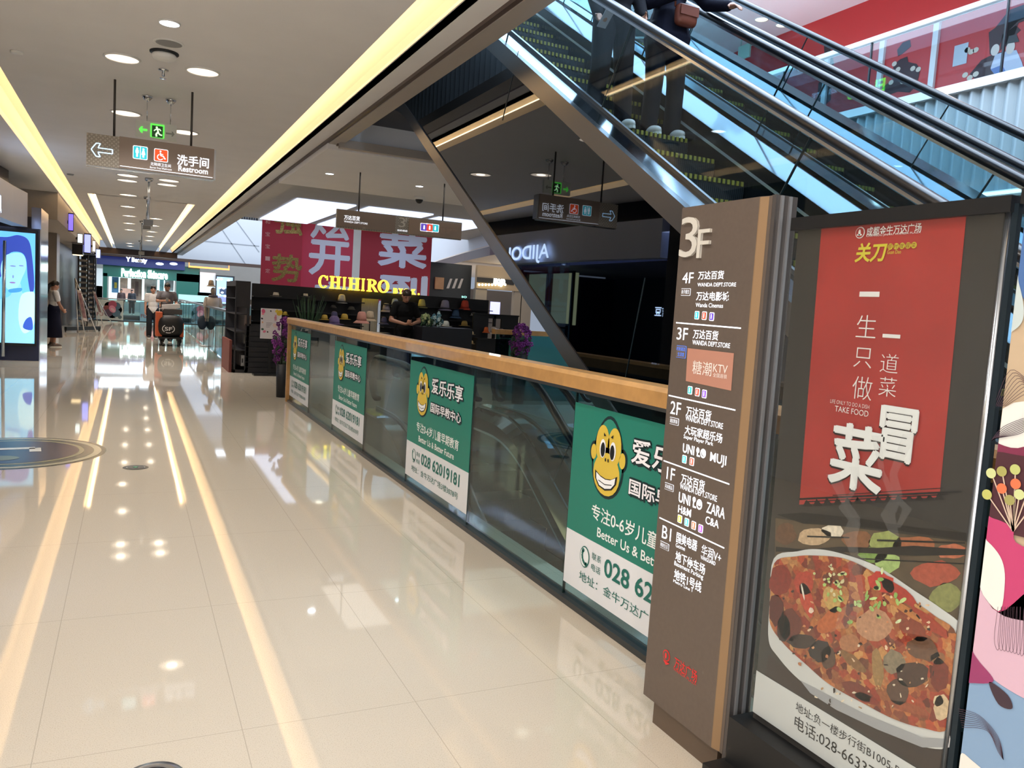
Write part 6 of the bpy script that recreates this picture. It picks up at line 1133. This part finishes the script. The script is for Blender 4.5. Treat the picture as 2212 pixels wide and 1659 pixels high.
# ================================================================ SECOND VOID RAILING, MANNEQUIN, PLANT
r4 = thing('glass_railing', 'glass railing along the second void behind the trolley and mannequin', 'railing', (1.95, 23, 0))
for i in range(12): y = 17.9 + i * 1.72; b = MB(); b.box(1.93, 1.942, y + .01, y + 1.71, .02, 1.1); b.build('glass_pane', M['glass'], r4); b = MB(); b.box(1.925, 1.947, y - .012, y + .012, 0, 1.1); b.build('pane_joint', mat('dark_glass_edge', '173533', .2), r4)
b = MB(); b.box(1.89, 1.98, 17.9, 38.6, 1.1, 1.15); b.build('handrail', M['steel'], r4)
my = 24.0; mx = at(455, 660, Y=my).x + .06; mn = thing('mannequin', 'white dressed mannequin with a beige hat beside the second void', 'mannequin', (mx, my, 0))
b = MB(); ms_ = mat('mannequin_skin', 'b9a89a', .4); b.ell((mx, my, 1.56), (.075, .09, .105)); b.cap((mx, my, 1.36), (mx, my, 1.5), .055, .045); b.ell((mx, my, 1.22), (.16, .1, .2)); b.ell((mx, my, .95), (.14, .1, .16))
for s in (-1, 1): b.cap((mx + s * .17, my, 1.32), (mx + s * .2, my - .02, 1.05), .045, .038); b.cap((mx + s * .2, my - .02, 1.05), (mx + s * .2, my - .08, .8), .036, .026); b.ell((mx + s * .2, my - .09, .72), (.02, .035, .07)); b.cap((mx + s * .08, my, .9), (mx + s * .08, my, .45), .07, .05); b.cap((mx + s * .08, my, .45), (mx + s * .08, my, .1), .05, .035); b.ell((mx + s * .08, my - .05, .05), (.04, .11, .045))
bake(b, 'body', ms_, mn, .016)
b = MB(); b.lathe([(.17, 1.38), (.19, 1.22), (.17, 1.02), (.2, .7), (.18, .69)], (mx, my, 0), 20, sy=.8)
for s in (-1, 1): b.cap((mx + s * .17, my, 1.33), (mx + s * .2, my - .01, 1.15), .06, .065)
b.build('dress', mat('white_dress', 'd2cdca', .8), mn); b = MB(); b.lathe([(.1, 1.36), (.13, 1.38), (.12, 1.44), (.08, 1.45)], (mx, my - .02, 0), 16); b.build('scarf', mat('grey_scarf', '6a6470', .8), mn); b = MB(); b.lathe([(.02, 0), (.3, 0), (.3, .012), (.02, .02)], (mx, my, 0), 20); b.build('stand', M['steel'], mn)
b = MB(); b.cap((mx - .08, my, .72), (mx - .08, my, .2), .085, .07); b.cap((mx + .08, my, .72), (mx + .08, my, .2), .085, .07); b.build('trousers', mat('ochre_trousers', '6e5a38', .8, noise=.4), mn)
b = MB(); b.ell((mx - .27, my - .05, .66), (.13, .08, .2)); b.build('bag', mat('dark_blue_cloth', '2c3a4c', .8), mn, 'dark blue shoulder bag')
hat('beige bucket hat on the mannequin head', 456, 616, 21, 'b9a58c', 'bucket', my, None, None)
# ================================================================ FAR BALUSTRADE AND SHOPS
r5 = thing('glass_railing', 'far glass railing carrying flower posters across the corridor end', 'railing', (1, 39.6, 0))
for i in range(7): x = -1.45 + i * 1.15; b = MB(); b.box(x + .01, x + 1.14, 39.6, 39.615, .02, .95); b.build('glass_pane', M['glass'], r5)
b = MB(); b.box(-1.45, 6.6, 39.56, 39.66, .95, 1.0); b.build('handrail', M['steel'], r5); b = MB(); b.box(-1.45, 6.6, 39.58, 39.64, -.3, .03); b.build('base_channel', M['dark'], r5)
def flower_poster(label, px0, px1, ground):
    fr = FY(39.58); t = thing('poster', label, 'poster', (fr.px(px0, 690)[0], 39.58, 0), 'flower posters on the far railing'); u0 = fr.px(px0, 690)[0]; u1 = fr.px(px1, 690)[0]; b = MB(); b.use(flat(ground)); b.prism([fr.P(u0, .04), fr.P(u1, .04), fr.P(u1, .92), fr.P(u0, .92)], fr.n * .006); b.build('sheet', None, t); b = MB(); cu, cv = u0 + (u1 - u0) * .6, .5
    for i, c in enumerate(('7a5060', '4a6a80', 'a8506a', '6a6a60', '8a4a4a', '5a4a60', '86606a', '54748a')): a = i * .785; b.use(flat(c)); b.fell(fr, cu + .22 * math.cos(a), cv + .22 * math.sin(a), .17, .17, 5 + i % 3, seg=14)
    b.use(flat('d88aa8')); b.fell(fr, cu, cv + .02, .13, .17, 9, rot=.5, seg=14); b.use(flat('e0b8c4')); b.fell(fr, cu + .02, cv - .02, .06, .11, 10, rot=.8, seg=12); b.use(flat('5a7078')); b.fell(fr, cu + .3, cv - .32, .08, .08, 7, seg=12); b.use(flat('8a3a3a')); b.ftext(fr, 'FU', u0 + .04, .2, .16, None, 12); b.build('flower_print', None, t)
flower_poster('white flower poster on the far railing, leftmost', 207, 266, 'cfdcdc'); flower_poster('blue flower poster behind the trolley pusher on the far railing', 302, 352, '7fb0c8'); flower_poster('teal flower poster at the far right of the far railing', 470, 505, '8ab0b4')
SH = thing('far_shop', 'bright green fronted shop with blurred white sign beyond the far railing', 'shop', (1, FYD, 0)); fr = FY(FYD)
def fbox(b, px0, py0, px1, py1, d0=0, d1=.3): (a, c), (e, g) = fr.px(px0, py1), fr.px(px1, py0); b.box(a, e, FYD + d0, FYD + d1, c, g)
GW = mat('dark_green_shop', '1c5a50', .4); b = MB(); fbox(b, 222, 578, 432, 596); fbox(b, 222, 590, 232, 650); fbox(b, 380, 594, 432, 660); b.build('front', GW, SH); b = MB(); fbox(b, 206, 580, 222, 650); fbox(b, 428, 590, 466, 660); b.box(fr.px(206, 600)[0], fr.px(222, 600)[0], FYD, FYD + .3, 0, 1.5); b.box(fr.px(428, 600)[0], fr.px(466, 600)[0], FYD, FYD + .3, 0, 1.5); b.build('pillar', M['offwhite'], SH)
b = MB(); fbox(b, 232, 592, 382, 650, 2.6, 2.7); b.build('back_wall', glow('glowing_shop_wall', 'd0f0f4', 1.6), SH)  # wall itself glows, standing in for the lit shop interior
b = MB(); f2 = FY(FYD - .06); b.use(glow('white_sign_light', 'f4fff8', 6)); b.ftpx(f2, 'Perfection Skincare', (262, 596), (362, 603), (262, 579), 2, .045); b.build('lit_name', None, SH)
for k, (x0, y0, x1, y1, c) in enumerate(((240, 598, 256, 632, '5a90c0'), (258, 600, 276, 640, 'd8c0b0'), (282, 602, 308, 648, '9a8a80'), (292, 608, 300, 640, '5a4a48'), (312, 600, 342, 650, 'd6d4d0'), (346, 602, 356, 632, '8ad0e0'), (358, 605, 378, 628, 'b8c4cc'), (262, 624, 290, 645, 'e0b0a0'), (246, 610, 252, 622, 'd8c84a'), (318, 620, 334, 634, '5a6a6a'))):
    b = MB(); fbox(b, x0, y0, x1, y1, (1.4, 1.2, 2.0, 1.7, 1.9, 1.5, 1.6, .9, 1.25, 1.7)[k], (1.45, 1.35, 2.1, 1.8, 2.0, 1.6, 1.7, 1.0, 1.35, 1.8)[k]); o = b.build('shop_display', mat('display_' + c, c, .5, noise=.3, nscale=3)); tag(o, ('blue square poster rack in the far green shop', 'pale display left of centre in the far green shop', 'clothes rail in the far green shop', 'dark garments on the rail of the far green shop', 'white middle partition of the far green shop', 'cyan lit shelf in the far green shop', 'pale display at the right of the far green shop', 'pinkish low counter in the far green shop', 'small yellow print on the blue rack', 'small grey figure on the white partition')[k], 'shop display')
N2 = thing('neon_fascia', 'blue neon fascia under the far ceiling edge', 'shop sign', (0, FYD - .3, 2.6)); b = MB(); f3 = FY(FYD - .3); u0, v0 = f3.px(206, 574); u1, v1 = f3.px(400, 553); v0 = f3.px(206, 570)[1]; b.box(u0, u1, FYD - .3, FYD + .02, v0, 3.32); b.build('fascia_panel', mat('deep_blue_fascia', '1c2458', .3, emit=.05, ecol='2030c0'), N2); b = MB(); b.use(glow('neon_white_blue', 'c8dcff', 5)); b.ftpx(f3, 'Y Beauty', (272, 564), (318, 568), (272, 555), 4, .05)
for px in (345, 375): b.fell(f3, *f3.px(px, 570), .22, .08, 4)
b.build('lit_name', None, N2)
b = MB(); (a, c), (e, g) = fr.px(407, 577.5), fr.px(495, 574.5); g = c + .1; b.box(a, e, FYD - .28, FYD - .1, c, g); b.box(a, a + .05, FYD - .2, FYD - .15, g, 3.32); b.box(e - .05, e, FYD - .2, FYD - .15, g, 3.32); o = b.build('light_bar', glow('orange_light', 'ff8a4a', 2)); tag(o, 'orange light bar above the mannequin in the distance', 'light')
W2 = thing('shop_window', 'bright bluish shop window left of the kiosk in the distance', 'shop window', (5, FYD, 1)); b = MB(); fbox(b, 464, 597, 506, 658, -.2, 0); b.build('frame', M['dark'], W2); b = MB(); f4 = FY(FYD - .21); q = lambda a, b_: f4.px(a, b_); b.use(glow('window_blue', '8fb8e8', .9)); b.frect(f4, *q(467, 655), *q(503, 600), 1); b.use(glow('window_white', 'f0f8ff', 3))
for i, (x, y) in enumerate(((470, 604), (478, 603), (494, 606), (475, 622), (483, 623), (492, 625), (501, 627), (474, 637), (486, 640), (498, 640), (480, 632))): b.fell(f4, *q(x, y), .09, .06, 3, seg=8)
b.use(glow('window_violet', '7a80d0', .6)); b.frect(f4, *q(470, 652), *q(500, 642), 2); b.use(mat('window_dark', '3a4a6a', .5)); b.frect(f4, *q(474, 636), *q(500, 624), 2); b.build('lit_display', None, W2)
b = MB(); fbox(b, 383, 640, 462, 656, -1.2, -1.0); b.box(fr.px(383, 650)[0], fr.px(462, 650)[0], FYD - 1.2, FYD - 1.0, 0, .9); o = b.build('counter', mat('pale_counter', 'a8c4c0', .4)); tag(o, 'pale counter in front of the far green shop', 'counter')
p = at(504, 540, Y=20.0) if False else None
# clothes rails above the far fascia (4F)
for i in range(9): px = 512 + i * 5.4; p = at(px, 478, Y=55.5); b = MB(); b.ell((p.x, 55.5, p.z), (.075, .2, .5), None, 8, 6); o = b.build('garment', mat('dark_garment_%d' % (i % 3), ('1c1e24', '2a2c34', '15161a')[i % 3], .8)); tag(o, '%s dark garment from the left on the upper floor rail above the pale fascia' % ORD[i], 'clothes', 'garments on the upper far rail')
# right far shops
mg = thing('far_shop', 'white signed shop with spot lit fascia right of the kiosk', 'shop', (13.5, 30, 0)); fr = FY(30.0); b = MB(); u0 = fr.px(1028, 640)[0]; u1 = fr.px(1150, 640)[0]; zt = 3.3; z1 = fr.px(1060, 625)[1]; b.box(u0, u1, 30, 30.2, z1, zt); b.build('fascia', mat('beige_shop_fascia', '9a8a74', .5), mg); b = MB(); b.box(u0, u1 - .9, 29.97, 30, fr.px(1060, 612)[1], fr.px(1060, 601)[1]); b.build('dark_band', M['dark'], mg); b = MB(); b.use(glow('white_sign_light', 'f4fff8', 6)); b.ftpx(FY(29.96), 'mogo', (1066, 612), (1091, 613), (1066, 601), 2, .05); b.build('lit_name', None, mg)
b = MB(); [b.ell((*(lambda p: (p.x, 29.85, p.z))(at(1032 + 7 * i, 615, Y=30)),), .05, None, 8, 6) for i in range(9)]; b.build('bulb', glow('warm_bulb', 'ffe6a8', 6), mg)
b = MB(); b.box(u0, u0 + .5, 30.05, 30.3, 0, z1); b.box(u0 + 1.75, u0 + 2.1, 30.05, 30.3, 0, z1); b.box(u1 - .5, u1, 30.05, 30.3, 0, z1); b.build('pillar', mat('warm_grey_pier', '8d857a', .5), mg); b = MB(); b.box(u0, u1, 31.5, 31.6, 0, z1); b.build('back_wall', mat('grey_shop_wall', '6f6a66', .6), mg)
b = MB(); (a, c), (e, g) = fr.px(1061, 680), fr.px(1083, 653); b.box(a, e, 30.1, 30.16, c, g); o = b.build('video_screen', glow('violet_screen', 'b0b4f0', 1.2)); tag(o, 'violet white video screen above the right end of the kiosk', 'screen')
dk = thing('far_shop', 'dark shop with three slanted white bars beside the deep red banner', 'shop', (11.5, 30.5, 0)); b = MB(); a = fr.px(938, 600)[0]; b.box(a, u0, 30.6, 30.7, 0, 3.3); b.build('wall', mat('dark_teal_wall', '23292e', .5), dk); b = MB(); f5 = FY(30.58)
for i in range(3): x = 964 + 12 * i; b.fpx(f5, [(x, 623), (x + 6, 623), (x + 13, 602), (x + 8, 602)], 4)
b.build('slanted_bar', flat('b4b0ae'), dk); b = MB(); b.use(glow('teal_light', 'a8fff0', 2)); b.ftpx(f5, 'SO', (997, 643), (1008, 644), (997, 639), 4); b.build('lit_name', None, dk)
b = MB(); p = f5.px(938, 624); q_ = f5.px(958, 600); b.box(p[0], q_[0], 30.5, 30.58, p[1], q_[1]); o = b.build('picture_panel', mat('orange_picture', 'a8805c', .5, noise=.2, nscale=2)); tag(o, 'orange brown panel directly right of the deep red banner', 'panel')
# floor decals
def decal(name, label, px, py, r, ring=False):
    p = at(px, py, Z=0); t = thing(name, label, 'floor sticker', (p.x, p.y, 0)); f = Frame((p.x, p.y, 0), (1, 0, 0), (0, 1, 0)); b = MB(); return p, t, f, b
p, t, f, b = decal('floor_sticker', 'large round floor sticker with a turning arrow at the left edge', 20, 977, .76); b.use(flat('3a423c', .25)); b.fell(f, 0, 0, .76, .76, 1, seg=48); b.use(flat('a9a58e', .25)); b.fell(f, 0, 0, .72, .72, 2, seg=48); b.use(flat('3a4a48', .25)); b.fell(f, 0, 0, .66, .66, 3, seg=48); b.use(flat('8a8a70', .25)); b.fell(f, 0, 0, .58, .58, 4, seg=48); b.use(flat('1f2a44', .25)); b.fell(f, 0, 0, .54, .54, 5, seg=48); b.use(flat('d6d6cc', .25)); b.fline(f, [(-.3, .1), (.18, .16), (.2, -.02)], .09, 6); b.use(flat('6a7050', .25)); b.fell(f, -.05, -.3, .16, .11, 6); b.build('print', None, t)
p, t, f, b = decal('floor_sticker', 'small dark round floor marker in the middle of the corridor', 293, 1010, .1); b.use(flat('3f403c', .25)); b.fell(f, 0, 0, .1, .1, 1, seg=28); b.use(flat('8a8a86', .25)); b.fell(f, 0, 0, .075, .075, 2, seg=28); b.use(flat('4a4a46', .25)); b.fell(f, 0, 0, .065, .065, 3, seg=28); b.use(flat('3fa070', .25)); b.fell(f, 0, 0, .02, .02, 4); b.build('print', None, t)
p = Vector((.085, 2.545, 0)); t = thing('floor_light', 'round steel floor fitting cut by the bottom edge of the photo', 'floor fitting', (p.x, p.y, 0)); b = MB(); b.lathe([(.095, 0), (.09, .004), (.06, .006)], (p.x, p.y, 0), 32); b.build('rim', M['steel'], t); b = MB(); b.lathe([(.06, .004), (.055, .007)], (p.x, p.y, 0), 24); b.build('lens', mat('dark_lens', '3a3632', .1), t)
# added frame around the left fill light, unseen behind the camera's left shoulder
b = MB()
for y0, y1, z0, z1 in ((-7.7, 0.5, .2, .3), (-7.7, 0.5, 2.9, 3.0), (-7.7, -7.6, .2, 3.0), (.4, .5, .2, 3.0), (-3.65, -3.55, .2, 3.0)): b.box(-2.3, -2.27, y0, y1, z0, z1)
struct(b, 'fill_light_frame', M['steel'])
